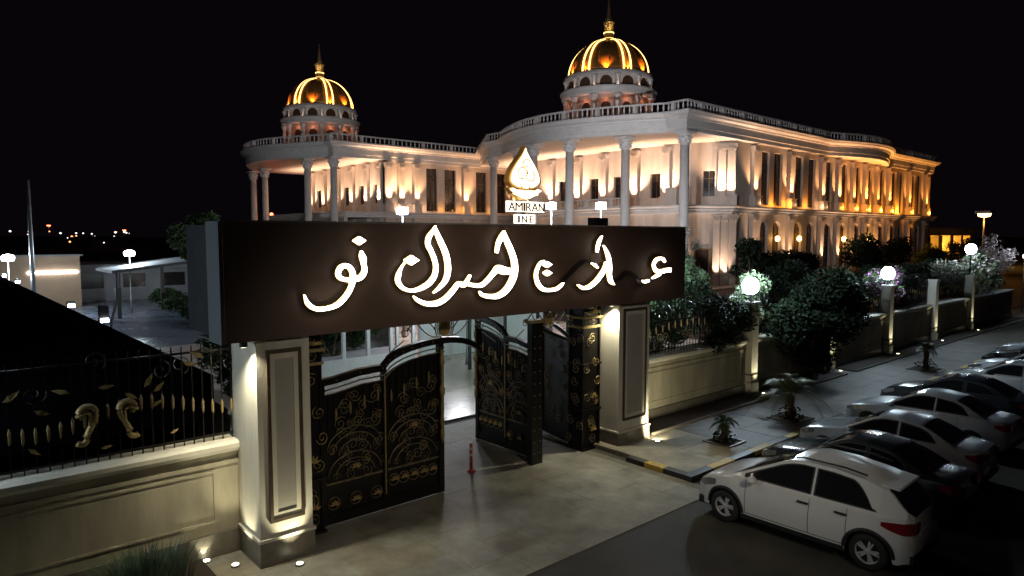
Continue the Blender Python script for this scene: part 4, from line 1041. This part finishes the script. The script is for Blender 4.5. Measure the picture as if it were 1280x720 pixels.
        P(MB().add(vs, [(2*k, 2*k+2, 2*k+3, 2*k+1) for k in range(29)]), 'sill_cladding', TRIMB)
        for xh in (-.26, -.98 if not hatch else -.92):
            y = yb(xh, .86); P(MB().box(xh-.10, xh+.10, min(y, y+sg_*.035), max(y, y+sg_*.035), .845, .875), 'door_handle', TRIMB if hatch else pt)
        y = interp(hw, .72)*.93
        mi = MB().lathe([(.02, -.10), (.075, -.07), (.09, 0), (.075, .07), (.02, .10)], 10).xform(Matrix.Translation((.70, sg_*(y+.11), 1.02)) @ Matrix.Rotation(pi/2, 4, 'X') @ Matrix.Diagonal((1, .85, 1, 1)))
        P(mi, 'wing_mirror', pt, True)
        P(MB().tube([(.72, sg_*(y-.03), .97), (.70, sg_*(y+.06), 1.0)], .02, 5), 'mirror_arm', TRIMB)
        # wheel arch lips
        for c in (WF, WR):
            pts = []
            for k in range(17):
                a = pi*k/16; x = c+(RA+.0)*cos(a); z = .31+RA*sin(a); pts.append((x, yb(max(L0, min(L1, x)), z)+sg_*.003, z))
            if hatch:
                b = MB(); vs = []
                for k in range(17):
                    a = pi*k/16
                    for r, o_ in ((RA-.01, .0), (RA-.005, .022), (RA+.045, .020), (RA+.055, .0)):
                        x = c+r*cos(a); z = .31+r*sin(a)*1.0; vs.append((x, yb(max(L0+.02, min(L1-.02, x)), z)+sg_*o_, z))
                fs_ = [(4*k+j, 4*k+4+j, 4*k+5+j, 4*k+1+j) for k in range(16) for j in range(3)]
                P(b.add(vs, fs_), 'arch_cladding', TRIMB, True)
            w = bpy.data.objects.new('wheel', TYRE); C.objects.link(w); w.parent = t; w.location = (c, sg_*.75, .32)
            for nm, me_ in (('rim', RIMM), ('brake_disc', DISC)):
                r_ = bpy.data.objects.new(nm, me_); C.objects.link(r_); r_.parent = w; r_.rotation_euler = (0, 0, 0) if sg_ < 0 else (0, 0, pi)
        # lamps
        hx_ = L1-.26; b = MB()
        vs = []
        for (dx, z) in ((-.28, .80), (-.20, .70), (.02, .60), (.16, .62), (.10, .70), (-.08, .78)):
            x = hx_+dx; vs.append((x, sg_*(abs(yb(x, z))+.004)*1.0, z))
        vs = []
        for k in range(9):
            f = k/8; x = hx_-.30+.46*f; zl_, zh_ = .70-.10*min(1, f*1.6), .80-.16*f*f
            for j in range(4):
                z = zl_+(zh_-zl_)*j/3; vs.append((x, yb(x, z)+sg_*.006, z))
        P(MB().add(vs, [(4*k+j, 4*k+4+j, 4*k+5+j, 4*k+1+j) for k in range(8) for j in range(3)]), 'headlight', HEADL, True)
        vs = []; nn = 8
        for k in range(nn+1):
            f = k/nn; x = L0+.015+(.44 if hatch else .34)*f; zl_, zh_ = .74+.10*f*f, .95-.05*f
            for j in range(4):
                z = zl_+(zh_-zl_)*j/3; vs.append((x, yb(x, z)+sg_*.007, z))
        P(MB().add(vs, [(4*k+j, 4*k+4+j, 4*k+5+j, 4*k+1+j) for k in range(nn) for j in range(3)]), 'tail_light', TAILL, True)
        P(MB().box(L0-.012, L0+.01, min(sg_*.36, sg_*.60), max(sg_*.36, sg_*.60), .75, .92), 'tail_light', TAILL)
        P(MB().lathe([(.05, 0), (.045, .03)], 10).xform(Matrix.Translation((L1-.14, sg_*.56, .40)) @ Matrix.Rotation(pi/2, 4, 'Y')), 'fog_lamp', HEADL)
        if hatch:
            P(MB().tube([(.0, sg_*.57, 1.575), (-.1, sg_*.58, 1.60), (-.9, sg_*.585, 1.60), (-1.25, sg_*.57, 1.55)], .018, 6), 'roof_rail', TRIMB, True)
    P(MB().box(L1-.16, L1-.02, -.42, .42, .30, .48), 'lower_grille', TRIMB)
    P(MB().box(L1-.10, L1+.006, -.36, .36, .535, .60), 'grille', TRIMB)
    P(MB().box(L1-.02, L1+.012, -.26, .26, .40, .50), 'number_plate', PLATE)
    P(MB().box(L0-.010, L0+.05, -.26, .26, .62, .73), 'number_plate', PLATE)
    P(MB().box(L0-.015, L0+.14, -.66, .66, .27, .40), 'rear_bumper_trim', TRIMB)
    if hatch:
        P(MB().prism_xz([(-1.46, 1.405), (-1.46, 1.44), (-1.72, 1.41), (-1.74, 1.385)], -.50, .50), 'spoiler', pt)
    else: P(MB().tube([(.9, .0, 1.03), (.9, .01, 1.03)], .003, 4), 'wiper', TRIMB)
    P(MB().tube([(.96, .5, 1.02), (.80, -.05, 1.10)], .008, 4), 'wiper', TRIMB); P(MB().tube([(.96, -.1, 1.03), (.80, -.5, 1.09)], .008, 4), 'wiper', TRIMB)
    t.location = (0, 0, 0); return t
ca = car('parked_car', 'white hatchback with roof rails and black wheel arch cladding, nearest the camera', P_WHITE, 0, True)
ca.location = (13.46, 6.22, 0); ca.rotation_euler = (0, 0, radians(91)); ca.scale = (1.06,)*3
sil = car('parked_car', 'silver saloon car third in the parked row with shiny bonnet', P_SILV, 0, False)
prl = car('parked_car', 'pale saloon car second from the white hatchback with glossy bonnet', P_PEARL, 0, False)
drk = car('parked_car', 'dark saloon car parked right beside the white hatchback', P_DARK, 0, False)
drk.location = (16.3, 6.35, 0); drk.rotation_euler[2] = radians(90)
prl.location = (18.95, 6.65, 0); prl.rotation_euler[2] = radians(91)
sil.location = (22.5, 6.9, 0); sil.rotation_euler[2] = radians(89)
for i, (src, x, y, lab) in enumerate(((drk, 25.8, 7.1, 'dark saloon car fourth in the row behind the silver saloon'), (prl, 30.2, 6.5, 'pale saloon car far up the row after the second dark saloon'), (sil, 33.4, 6.5, 'silver saloon car near the far right edge of the row'), (drk, 36.4, 6.8, 'dark saloon car near the end of the row'), (prl, 39.4, 7.0, 'pale saloon car at the far end of the parked row'))):
    dup(src, (x, y, 0), radians(90+i % 2), lab)

# ------------------------------------------------------------ plants
def leaves(n, clumps, size, seed, m, name, root, flat=.6):
    rd = random.Random(seed); b_v = []; b_f = []
    tot = sum(c[3]**2 for c in clumps)
    for (cx, cy, cz, r) in clumps:
        for _ in range(int(n*r*r/tot)):
            u = rd.random()**.45*r; th = rd.random()*2*pi; ph = math.acos(2*rd.random()-1)
            px, py, pz = cx+u*sin(ph)*cos(th), cy+u*sin(ph)*sin(th), cz+u*cos(ph)*.85
            d = Vector((rd.gauss(0, 1), rd.gauss(0, 1), rd.gauss(0, flat))).normalized(); e = d.cross(Vector((rd.gauss(0,1), rd.gauss(0,1), rd.gauss(0,1)))).normalized()
            s = size*(.6+.8*rd.random()); p = Vector((px, py, pz)); o = len(b_v)
            b_v += [tuple(p-d*s), tuple(p+e*s*.45), tuple(p+d*s), tuple(p-e*s*.45)]; b_f.append((o, o+1, o+2, o+3))
    return MB().add(b_v, b_f).build(name, m, root, fix=False)
def tree(name, label, cat, x, y, z0, h, clumps, n, size, m, seed, m2=None, n2=0, s2=.05, group=None, trunk_r=.10, z_base=0):
    t = thing(name, label, cat, (x, y, z_base), group=group); rd = random.Random(seed)
    tb = MB().tube([(x, y, z_base), (x+.05, y-.04, z_base+h*.25), (x-.04, y+.05, z_base+h*.5), (x, y, z_base+h*.75)], trunk_r, 8, trunk_r*.4).build('trunk', BARK, t, True)
    for (cx, cy, cz, r) in clumps:
        MB().tube([(x, y, z_base+h*(.25+.25*rd.random())), ((x+cx)/2+rd.uniform(-.1, .1), (y+cy)/2, z_base*0+(cz+z_base+h*.4)/2), (cx, cy, cz+r*.3)], trunk_r*.45, 5, .012).build('branch', BARK, tb, True)
    stuff_ = leaves(n, clumps, size, seed, m, 'crown', t)
    if m2: leaves(n2, clumps, s2, seed+5, m2, 'blossom', t)
    return t
def blob(cx, cy, cz, rx, ry, rz, k, seed, r=(.35, .7)):
    rd = random.Random(seed); out = []
    for _ in range(k):
        u = rd.random()**.4; th = rd.random()*2*pi; ph = math.acos(2*rd.random()-1)
        out.append((cx+rx*u*sin(ph)*cos(th), cy+ry*u*sin(ph)*sin(th), cz+rz*u*cos(ph), rd.uniform(*r)))
    return out
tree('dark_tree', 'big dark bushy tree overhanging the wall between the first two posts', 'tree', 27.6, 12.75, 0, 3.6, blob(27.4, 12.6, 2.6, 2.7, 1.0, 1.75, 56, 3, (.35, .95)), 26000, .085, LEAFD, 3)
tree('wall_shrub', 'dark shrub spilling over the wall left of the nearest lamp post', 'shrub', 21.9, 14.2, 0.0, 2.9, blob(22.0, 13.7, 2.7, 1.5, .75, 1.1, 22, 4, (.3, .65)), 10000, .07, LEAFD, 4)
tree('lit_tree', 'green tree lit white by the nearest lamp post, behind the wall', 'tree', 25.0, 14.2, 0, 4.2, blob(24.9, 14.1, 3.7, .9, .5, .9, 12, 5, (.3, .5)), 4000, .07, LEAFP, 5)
tree('lit_tree', 'pale leaved tree behind the fence beside the tall corner column foot', 'tree', 27.0, 19.5, 0, 4.8, blob(26.3, 19.2, 4.1, 2.4, 1.4, 1.2, 20, 6, (.4, .8)), 10000, .085, LEAFP, 6)
tree('flowering_tree', 'sparse tree with pale blossom in front of the palace side door', 'tree', 33, 23.3, 0, 6, blob(32.8, 23.0, 5.3, 1.3, 1, 1.3, 12, 7, (.3, .6)), 900, .07, LEAFP, 7, FLOW, 2600, .06)
tree('bare_tree', 'thin pale stemmed tree close behind the fence beside the right pillar', 'tree', 18.5, 15.0, 0, 4.2, blob(18.5, 15.0, 3.7, .9, .6, .6, 9, 8, (.25, .45)), 1300, .06, LEAFM, 8, FLOW, 500, .05)
tree('flower_shrub', 'low shrub with white blossom behind the fence beside the right pillar', 'shrub', 18.1, 14.2, 0, 2.8, blob(18.2, 14.2, 2.45, .8, .4, .45, 8, 9, (.25, .4)), 1200, .05, LEAFM, 9, FLOW, 900, .055)
tree('garden_bush', 'dark green garden bush behind the fence between gate pillar and lamp', 'shrub', 20.8, 16, 0, 3.2, blob(20.6, 15.6, 2.6, 1.9, .8, 1.0, 18, 10, (.4, .7)), 8000, .08, LEAFM, 10)
tree('garden_bush', 'dark green bush behind the first wall post with lamp', 'shrub', 23.8, 17.0, 0, 3.6, blob(23.6, 16.6, 3.0, 1.8, 1, 1.0, 16, 11, (.4, .7)), 7000, .08, LEAFD, 11)
tree('pink_tree', 'tree with white and pink blossom wrapped round the second lamp', 'tree', 38.6, 14.3, 0, 4.6, blob(38.9, 14.2, 3.5, 2.0, 1.0, 1.2, 14, 12, (.35, .65)), 2600, .10, LEAFM, 12, FLOWP, 1600, .08)
tree('pink_tree', 'spreading blossom tree under the farthest lamp at the right edge', 'tree', 50.8, 14.0, 0, 4.6, blob(51.0, 13.8, 3.5, 3.2, 1.4, 1.0, 20, 13, (.4, .8)), 2600, .13, LEAFP, 13, FLOW, 2600, .11)
tree('right_edge_tree', 'pale blossoming tree cut off by the right picture edge', 'tree', 66, 16, 0, 5, blob(66, 16, 4.3, 3, 1.4, 1.4, 14, 14, (.5, .9)), 1200, .12, FLOW, 14)
light('POINT', (66, 14, 5.0), 160, COOL, size=.3)
for i in range(11):
    X = 29.5+3.1*i; Y = 15.6+.4*(i % 2)
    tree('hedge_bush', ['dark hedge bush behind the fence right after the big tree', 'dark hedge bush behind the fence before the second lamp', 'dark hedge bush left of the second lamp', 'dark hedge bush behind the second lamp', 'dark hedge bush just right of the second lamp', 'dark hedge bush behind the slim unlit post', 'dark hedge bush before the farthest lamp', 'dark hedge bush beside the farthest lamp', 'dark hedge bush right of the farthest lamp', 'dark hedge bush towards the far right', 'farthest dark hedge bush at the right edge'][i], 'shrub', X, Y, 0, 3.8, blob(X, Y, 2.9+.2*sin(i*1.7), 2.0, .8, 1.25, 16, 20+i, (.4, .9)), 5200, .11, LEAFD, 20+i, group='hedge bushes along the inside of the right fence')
for i in range(12):
    X = 40+8.3*i; Y = 34+2*sin(i*2.2)
    tree('garden_tree', 'garden tree number in the dark strip before the long palace facade', 'tree', X, Y, 0, 5, blob(X, Y, 3.6+.9*sin(i*1.3), 3.2, 1.6, 1.5, 12, 40+i, (.7, 1.3)), 2600, .2, LEAFD if i % 3 else LEAFM, 40+i, group='garden trees in front of the palace facade')
gt = [o for o in bpy.data.objects if o.name.startswith('garden_tree')]
for i, o in enumerate(gt): o['label'] = ['garden tree left of the palace side door', 'garden tree before the side door pilasters', 'garden tree before the first arched window', 'garden tree before the first pair of arched windows', 'garden tree before the first hanging lantern', 'garden tree before the middle of the long facade', 'garden tree before the curved bay of the facade', 'garden tree right of the curved facade bay', 'garden tree before the far windows of the facade', 'garden tree before the far corner of the facade', 'garden tree in front of the yellow pavilion', 'garden tree right of the yellow pavilion'][i]
def palm(x, y, z, h, n, L, label, seed, m=LEAFY):
    t = thing('palm', label, 'palm', (x, y, z)); rd = random.Random(seed)
    MB().lathe([(.10, 0), (.13, .08), (.09, h*.5), (.12, h*.85), (.05, h)], 10, (x, y, z)).build('trunk', BARK, t, True)
    for k in range(n):
        a = 2*pi*k/n+rd.uniform(-.2, .2); el = rd.uniform(.15, 1.15); l = L*rd.uniform(.8, 1.1); b = MB(); prev = None; pts = []
        for j in range(13):
            f = j/12; r = l*f; zz = h+r*sin(el)*(1-.2*f)-1.0*l*f*f*f*.75*cos(el); pts.append(Vector((x+r*cos(el)*cos(a), y+r*cos(el)*sin(a), z+zz)))
        b.tube(pts, .014, 4, .004)
        for j in range(1, 13):
            f = j/12; d = (pts[j]-pts[j-1]).normalized(); sd = d.cross(Vector((0,0,1))).normalized(); w = .34*L/1.0*sin(pi*min(.97, f*.85+.12))*.8
            for sg_ in (-1, 1):
                for q in (0, .5):
                    p = pts[j-1].lerp(pts[j], q); tip = p+sd*sg_*w+d*w*.7-Vector((0,0,w*.25)); b.add([p-d*.012, p+d*.02, tip], [(0,1,2)])
        b.build('frond', m, t, fix=False)
    return t
palm(21.1, 10.44, .11, .8, 26, 1.35, 'small palm with arching fronds on the pavement before the dark tree', 3)
palm(17.2, 10.45, .11, .55, 16, .55, 'tiny palm in the soil bed nearest the gate', 4, LEAFM)
palm(33.4, 10.43, .11, .9, 22, .75, 'round headed small palm farther along the pavement', 5)
for (x, y, s) in ((17.2, 10.45, .75), (21.1, 10.44, .95), (33.4, 10.43, 1.1)):
    bed = thing('planting_bed', 'square soil bed around the %s' % {17.2: 'tiny palm nearest the gate', 21.1: 'palm in front of the dark tree', 33.4: 'round headed palm farther along'}[x], 'planting bed', (x, y, .1))
    MB().box(x-s/2, x+s/2, y-s/2, y+s/2, .113, .135).build('soil', SOIL, bed)
    for r in ((x-s/2-.06, x+s/2+.06, y-s/2-.06, y-s/2-.002), (x-s/2-.06, x+s/2+.06, y+s/2+.002, y+s/2+.06), (x-s/2-.06, x-s/2-.002, y-s/2, y+s/2), (x+s/2+.002, x+s/2+.06, y-s/2, y+s/2)): MB().box(*r, .113, .15).build('edging', PLINTH, bed)
    leaves(300, [(x, y, .2, s*.45)], .05, int(x), LEAFD, 'ground_cover', bed)['kind'] = 'stuff'
# grass shrub at the lower left
gsh = thing('grass_clump', 'spiky grey green grass clump at the foot of the left perimeter wall', 'ornamental grass', (2.75, 12.25, 0))
rd = random.Random(9); b = MB()
for k in range(620):
    a = rd.random()*2*pi; r = .45*sqrt(rd.random()); x, y = 2.6+1.35*r*cos(a)*1.2, 12.25+r*sin(a)*.9; h = rd.uniform(.5, .95)*(1.05-.4*r); lx, ly = .35*r*cos(a)+rd.gauss(0, .07), .35*r*sin(a)+rd.gauss(0, .07)
    w = .011; c_, s_ = cos(a+1.5), sin(a+1.5)
    b.add([(x-w*c_, y-w*s_, 0), (x+w*c_, y+w*s_, 0), (x+lx*.5+w*c_, y+ly*.5+w*s_, h*.6), (x+lx*.5-w*c_, y+ly*.5-w*s_, h*.6), (x+lx*1.3, y+ly*1.3, h)], [(0,1,2,3), (3,2,4)])
b.build('blades', LEAFG, gsh, fix=False)['kind'] = 'stuff'
MB().box(1.5, 3.7, 11.9, 12.93, -.004, .05).build('soil', SOIL, gsh)

# ------------------------------------------------------------ left courtyard
sh = thing('black_shade_roof', 'huge black flat shade roof behind the left fence with small spotlights along its edge', 'roof', (4.0, 14, 0))
MB().box(-26, 4.4, 14.2, 62, 3.05, 3.2).build('roof_sheet', NETB, sh)
MB().box(4.0, 4.4, 14.2, 62, 2.75, 3.048).build('edge_beam', NETB, sh)
MB().box(-26, 4.4, 14.2, 14.4, 2.3, 3.048).build('edge_beam', NETB, sh)
for k in range(5): MB().box(4.1, 4.3, 15+11*k, 15.2+11*k, 0, 2.75).build('post', NETB, sh)
MB().box(3.95, 4.0, 14.5, 62, 0, 2.74).build('screen', NETB, sh)
for i, (px_, y) in enumerate(((0, 50.0), (0, 31.5), (0, 25.3), (0, 58))):
    t = thing('spotlight', ['small white spotlight farthest but one along the black roof edge', 'small white spotlight halfway along the black roof edge', 'small white spotlight with black housing nearest on the black roof edge', 'small white spotlight farthest along the black roof edge'][i], 'spotlight', (4.3, y, 3.2))
    MB().box(4.36, 4.62, y-.12, y+.12, 3.22, 3.44 if i != 2 else 3.75).build('housing', BLACKP, t)
    MB().box(4.38, 4.60, y-.17, y-.122, 3.22, 3.34).build('lens', LAMPF, t)
    light('POINT', (5.2, y, 2.8), 130, COOL, size=.1)
# globe lamps in the courtyard
def clamp_(x, y, z, lab, p):
    t = thing('courtyard_lamp', lab, 'lamp', (x, y, 0))
    MB().lathe([(.09, 0), (.05, .4), (.04, z-.3)], 8, (x, y, 0)).build('pole', STEEL, t, True)
    MB().lathe([(.02, -.3), (.35, -.25), (.42, 0), (.30, .16), (.02, .22)], 14, (x, y, z)).build('lamp_head', LAMPW, t, True)
    light('POINT', (x, y-.8, z), p, COOL, size=.3)
clamp_(12.6, 60, 4.7, 'bright lamp on a pole above the wet courtyard', 1700)
clamp_(4.9, 60, 4.5, 'very bright lamp at the left picture edge beyond the black roof', 2200)
# low buildings, steel canopy, poles
lb = thing('low_building', 'long low grey building with dark openings at the far side of the courtyard', 'building', (14, 72, 0))
MB().box(8.5, 23, 72, 80, 0, 2.9).build('wall', GREYW, lb); MB().box(8.2, 23.3, 71.5, 80, 2.902, 3.4).build('flat_roof', GREYW, lb)
for x in (11.0, 14.5, 18.0): 
    w = MB().box(x, x+1.9, 71.93, 71.99, 1.2, 2.5).build('window', GLASS, lb); MB().box(x-.08, x+1.98, 71.9, 71.985, 1.08, 1.198).build('sill', GREYW, w)
tb = thing('tan_building', 'tan walled building beside the very bright lamp at left', 'building', (5, 70, 0))
MB().box(1, 10.5, 68, 71.3, 0, 4.3).build('wall', TANW, tb); MB().box(.8, 10.7, 67.8, 71.4, 4.302, 4.45).build('parapet', GREYW, tb)
MB().box(6.8, 10.3, 67.9, 67.99, 2.9, 3.05).build('light_strip', LAMPF, tb)
DKG = mat('dark_grey_roofing', (0.09, 0.09, 0.095), .7, noise=.2)
cn = thing('steel_canopy', 'grey steel canopy with a long sloping roof edge across the courtyard', 'canopy', (16, 56, 0))
cv_ = MB().add([(10.6, 56, 3.3), (22.5, 52, 4.9), (22.5, 60, 4.9), (10.6, 62, 3.3), (10.6, 56, 3.5), (22.5, 52, 5.1), (22.5, 60, 5.1), (10.6, 62, 3.5)], [(0,1,2,3), (4,5,6,7), (0,1,5,4), (1,2,6,5), (2,3,7,6), (3,0,4,7)])
cv_.build('sloping_roof', DKG, cn)
for (x, y, z) in ((11, 56.2, 3.3), (16.5, 54.3, 4.0), (21.8, 52.5, 4.7), (15, 60.5, 3.8), (20.5, 60, 4.6)): MB().box(x-.12, x+.12, y-.12, y+.12, 0, z).build('post', BLACKP, cn)
gb = thing('garden_block', 'grey utility block behind the courtyard hedge', 'building', (24, 62, 0)); MB().box(20.8, 27, 58, 64, 0, 4.0).build('wall', GREYW, gb); MB().box(20.6, 27.2, 57.8, 64, 4.002, 4.15).build('coping', GREYW, gb)
fp = thing('flag_pole', 'tall pale pole rising at the far left above the tan wall', 'pole', (6.1, 58, 0)); MB().lathe([(.16, 0), (.14, 5), (.09, 9.8), (.02, 9.9)], 10, (6.1, 58, 0)).build('shaft', STEEL, fp, True)
bp2 = thing('black_pole', 'slim black leaning pole in front of the low grey building', 'pole', (6.2, 36, 0)); MB().tube([(6.45, 36, 0), (6.75, 36, 2.2), (7.0, 36, 3.1), (7.02, 36, 4.3)], .06, 8).build('shaft', BLACKP, bp2); MB().box(6.9, 7.14, 35.9, 36.1, 3.0, 3.6).build('box', BLACKP, bp2)
hs = []
for i, (x, y, r, l) in enumerate(((15.0, 51, 1.2, 'hedge along the courtyard road, middle stretch'), (15.3, 57, 1.4, 'hedge along the courtyard road, far stretch'), (14.6, 46, 1.1, 'hedge along the courtyard road, near stretch'), (15.9, 63, 1.6, 'hedge along the courtyard road, in front of the utility block'))):
    tree('courtyard_hedge', l, 'hedge', x, y, 0, 1.2, blob(x, y, .8, 1.0, 3.2, .4, 16, 60+i, (.4, .8)), 4200, .12, LEAFM, 60+i)
for i, (x, y, z, r, l) in enumerate(((8.0, 23.5, 2.0, 1.0, 'leafy shrub behind the sign beam end, nearest'), (9.6, 27.0, 2.4, 1.1, 'leafy shrub behind the sign beam end, second'), (7.2, 20.0, 1.7, .8, 'leafy shrub just inside the left fence'))):
    tree('courtyard_shrub', l, 'shrub', x, y, 0, 2.4, blob(x, y, z, r, r, .8, 12, 70+i, (.3, .55)), 3600, .08, LEAFM, 70+i)
tree('courtyard_tree', 'tree crown showing just above the left end of the sign beam', 'tree', 13.9, 47, 0, 6.6, blob(13.7, 46.8, 5.9, 1.9, 1.8, 1.3, 20, 80, (.4, .8)), 6000, .13, LEAFM, 80)
lw = thing('garden_kerb_wall', 'low pale kerb wall running into the courtyard behind the left fence', 'kerb wall', (6.3, 20, 0)); MB().box(5.6, 5.9, 14.6, 45, 0, .42).build('wall', PILL, lw); MB().box(5.52, 5.98, 14.6, 45, .422, .50).build('coping', SIDEW, lw)
sb = thing('side_boundary_wall', 'pale boundary wall stub joining the left pillar behind the iron fence', 'wall', (5, 14, 0)); MB().box(4.75, 5.0, 13.36, 18.5, 0, 2.35).build('wall', PILL, sb); MB().box(4.68, 5.07, 13.36, 18.5, 2.352, 2.45).build('coping', PILL, sb)

# ------------------------------------------------------------ seen through the gateway
pg = thing('white_pergola', 'white framed garden kiosk seen above the closed gate leaf', 'kiosk', (14, 27, 0))
MB().box(11.2, 17.2, 26.5, 29.5, 0, .75).build('base', WHITEM, pg)
for k in range(6): MB().box(11.2+1.17*k, 11.35+1.17*k, 26.5, 26.65, .752, 2.55).build('post', WHITEM, pg)
for k in range(1, 3): MB().box(17.05, 17.2, 26.5+1.4*k, 26.65+1.4*k, .752, 2.55).build('post', WHITEM, pg)
MB().box(11.0, 17.4, 26.3, 26.7, 2.552, 2.75).build('top_rail', WHITEM, pg)
MB().box(11.36, 17.04, 28.2, 28.25, .752, 2.55).build('pane', GLASS, pg)
tree('kiosk_shrub', 'dark shrub growing inside the white garden kiosk', 'shrub', 13.5, 27.4, .7, 1.6, blob(13.8, 27.4, 1.7, 2, .4, .6, 12, 90, (.3, .5)), 3000, .08, LEAFM, 90)
wc = thing('corrugated_canopy', 'white corrugated canopy roof seen between the gate leaves', 'canopy', (20, 24, 0))
for k in range(26):
    x = 18.3+.32*k
    MB().prism_xz([(x, 2.9), (x+.16, 2.98), (x+.32, 2.9), (x+.32, 2.93), (x+.16, 3.01), (x, 2.93)], 24.0, 28.0).build('roof_sheet', WHITEM, wc)
for x in (18.5, 20.6, 22.7, 24.8): MB().box(x, x+.12, 24.1, 24.22, 0, 2.9).build('post', BLACKP, wc)
MB().box(18.3, 26.6, 27.8, 28.0, 0, 2.89).build('back_panel', WHITEM, wc)
st = thing('palace_steps', 'broad pale steps leading up towards the palace', 'steps', (33, 50, 0))
for k in range(5): MB().box(44+.9*k, 57, 50+.0*k, 84, .02+.16*k, .16+.16*k+.018).build('step', COURT2, st)

# ------------------------------------------------------------ distant town
rd = random.Random(21); tn = thing('distant_town', 'far scattered town houses with tiny lit windows on the horizon', 'town', (0, 700, 0)); b = MB(); b2 = MB(); b3 = MB()
ux, uy = fwd.x, fwd.y; 
for k in range(260):
    ang = rd.uniform(radians(78), radians(104)) if k < 210 else rd.uniform(radians(2), radians(14)); d = rd.uniform(420, 1100)
    x, y = d*cos(ang), d*sin(ang); s = rd.uniform(4, 9); h = rd.uniform(2.5, 6)
    b.box(x-s, x+s, y-s, y+s, -.1, h)
    if rd.random() < (.7 if k < 210 else .12):
        r = d/853*.75*rd.uniform(.5, 1.5); z = 6+d/853*rd.uniform(-6, 5) if d > 600 else rd.uniform(2, 8)
        (b3 if rd.random() < .15 else b2).lathe([(.01, -r), (r, -r*.3), (r, r*.3), (.01, r)], 6, (x*.97, y*.97, max(1, z)))
b.build('houses', TOWN, tn)['kind'] = 'stuff'
TL = mat('town_light', (1, 1, 1), emit=(1, .93, .85), estr=2.2); TL2 = mat('town_light_orange', (1, .6, .3), emit=(1, .35, .12), estr=4)
b2.build('lights', TL, tn)['kind'] = 'stuff'; b3.build('orange_lights', TL2, tn)['kind'] = 'stuff'
tn['kind'] = 'stuff'
def slamp(x, y, z, lab, m, p, col):
    t = thing('street_lamp', lab, 'street lamp', (x, y, 0)); MB().lathe([(.14, 0), (.07, z)], 8, (x, y, 0)).build('pole', STEEL, t, True)
    MB().box(x-.9, x+.9, y-.9, y+.9, z, z+.35).build('hood', STEEL, t); MB().lathe([(.05, -.5), (.7, -.35), (.8, 0)], 12, (x, y, z-.01)).build('lens', m, t, True)
    if p: light('POINT', (x, y, z-1), p, col, size=.4)
slamp(108.4, 27.7, 9, 'tall amber street lamp at the far right beyond the pavilion', LAMPY, 300, AMBER)
0 and slamp(127, 34, 5.6, 'white street lamp glowing in front of the dark far right trees', LAMPW, 900, COOL)
slamp(47, 380, 11, 'far orange street lamp on the left horizon', LAMPR, 0, COOL)
slamp(78, 380, 9, 'second far orange street lamp on the left horizon', LAMPR, 0, COOL)
rb_ = thing('added_red_lamp', 'small added red lamp imitating sky glow between the left wing columns', 'added lamp', (47, 118, 0)); MB().lathe([(.3, 0), (.3, .5), (.05, .7)], 10, (50, 125, 9.6)).build('lens', LAMPR, rb_); MB().box(49.8, 50.2, 124.8, 125.2, 0, 9.6).build('pole', STEEL, rb_)  # added lamp imitating the reddish sky glow behind the left wing
light('POINT', (50, 124, 10.2), 200, (1, .08, .04), size=.3)

# added unseen floodlight behind the viewpoint, put in to light the entrance
rf = thing('added_floodlight', 'added floodlight pole facing the gate, outside the picture behind the viewpoint', 'floodlight pole', (5.5, -3, 0))
MB().lathe([(.12, 0), (.07, 8.6)], 10, (5.5, -3.3, 0)).build('pole', STEEL, rf, True); MB().box(5.2, 5.8, -3.35, -3.05, 8.6, 9.0).build('lamp_head', BLACKP, rf); MB().box(5.25, 5.75, -3.048, -3.03, 8.65, 8.95).build('lens', LAMPWARM, rf)
light('SPOT', (5.5, -2.9, 8.8), 1500, (1.0, .90, .74), (10.2, 11.0, 1.0), .2, 56, .7)

gl_ = thing('added_lantern', 'added white lantern brightening the courtyard behind the gate near the garden kiosk', 'lamp', (19.2, 25.2, 0))  # added lamp, put in to brighten the courtyard behind the gate
MB().lathe([(.09, 0), (.05, .3), (.04, 2.5)], 8, (19.2, 25.2, 0)).build('pole', STEEL, gl_, True); MB().lathe([(.05, 2.5), (.18, 2.6), (.18, 2.85), (.03, 3.0)], 12, (19.2, 25.2, 0)).build('lamp_head', LAMPF, gl_, True)
light('POINT', (18.9, 25.4, 3.6), 650, (.95, .95, 1.0), size=.4)
light('POINT', (24.0, 33.0, 5.0), 1300, (1.0, .86, .80), size=.6)  # added fill light for the courtyard

light('POINT', (21.6, 17.6, 3.4), 650, (.62, 1.0, .80), size=.2)
light('POINT', (18.6, 14.5, 2.5), 22, (1.0, .95, .85), size=.1)

for x, y, z, lab in ((21.6, 17.6, 3.4, 'added lamp fixture for the green light among the bushes behind the first wall span'), (24.0, 33.0, 5.0, 'added lamp brightening the courtyard behind the open gate leaves'), (18.6, 14.5, 2.5, 'small added lamp beside the blossom shrub behind the fence'), (66, 14, 5.0, 'added lamp inside the pale tree at the right picture edge')):  # added fixtures for the bare garden, courtyard and tree lights
    t = thing('added_lamp', lab, 'lamp', (x, y, 0)); MB().lathe([(.06, 0), (.03, z-.75)], 8, (x, y, 0)).build('pole', STEEL, t, True); MB().lathe([(.05, 0), (.13, .08), (.13, .25), (.03, .32)], 10, (x, y, z-.75)).build('lamp_head', LAMPWARM, t, True)
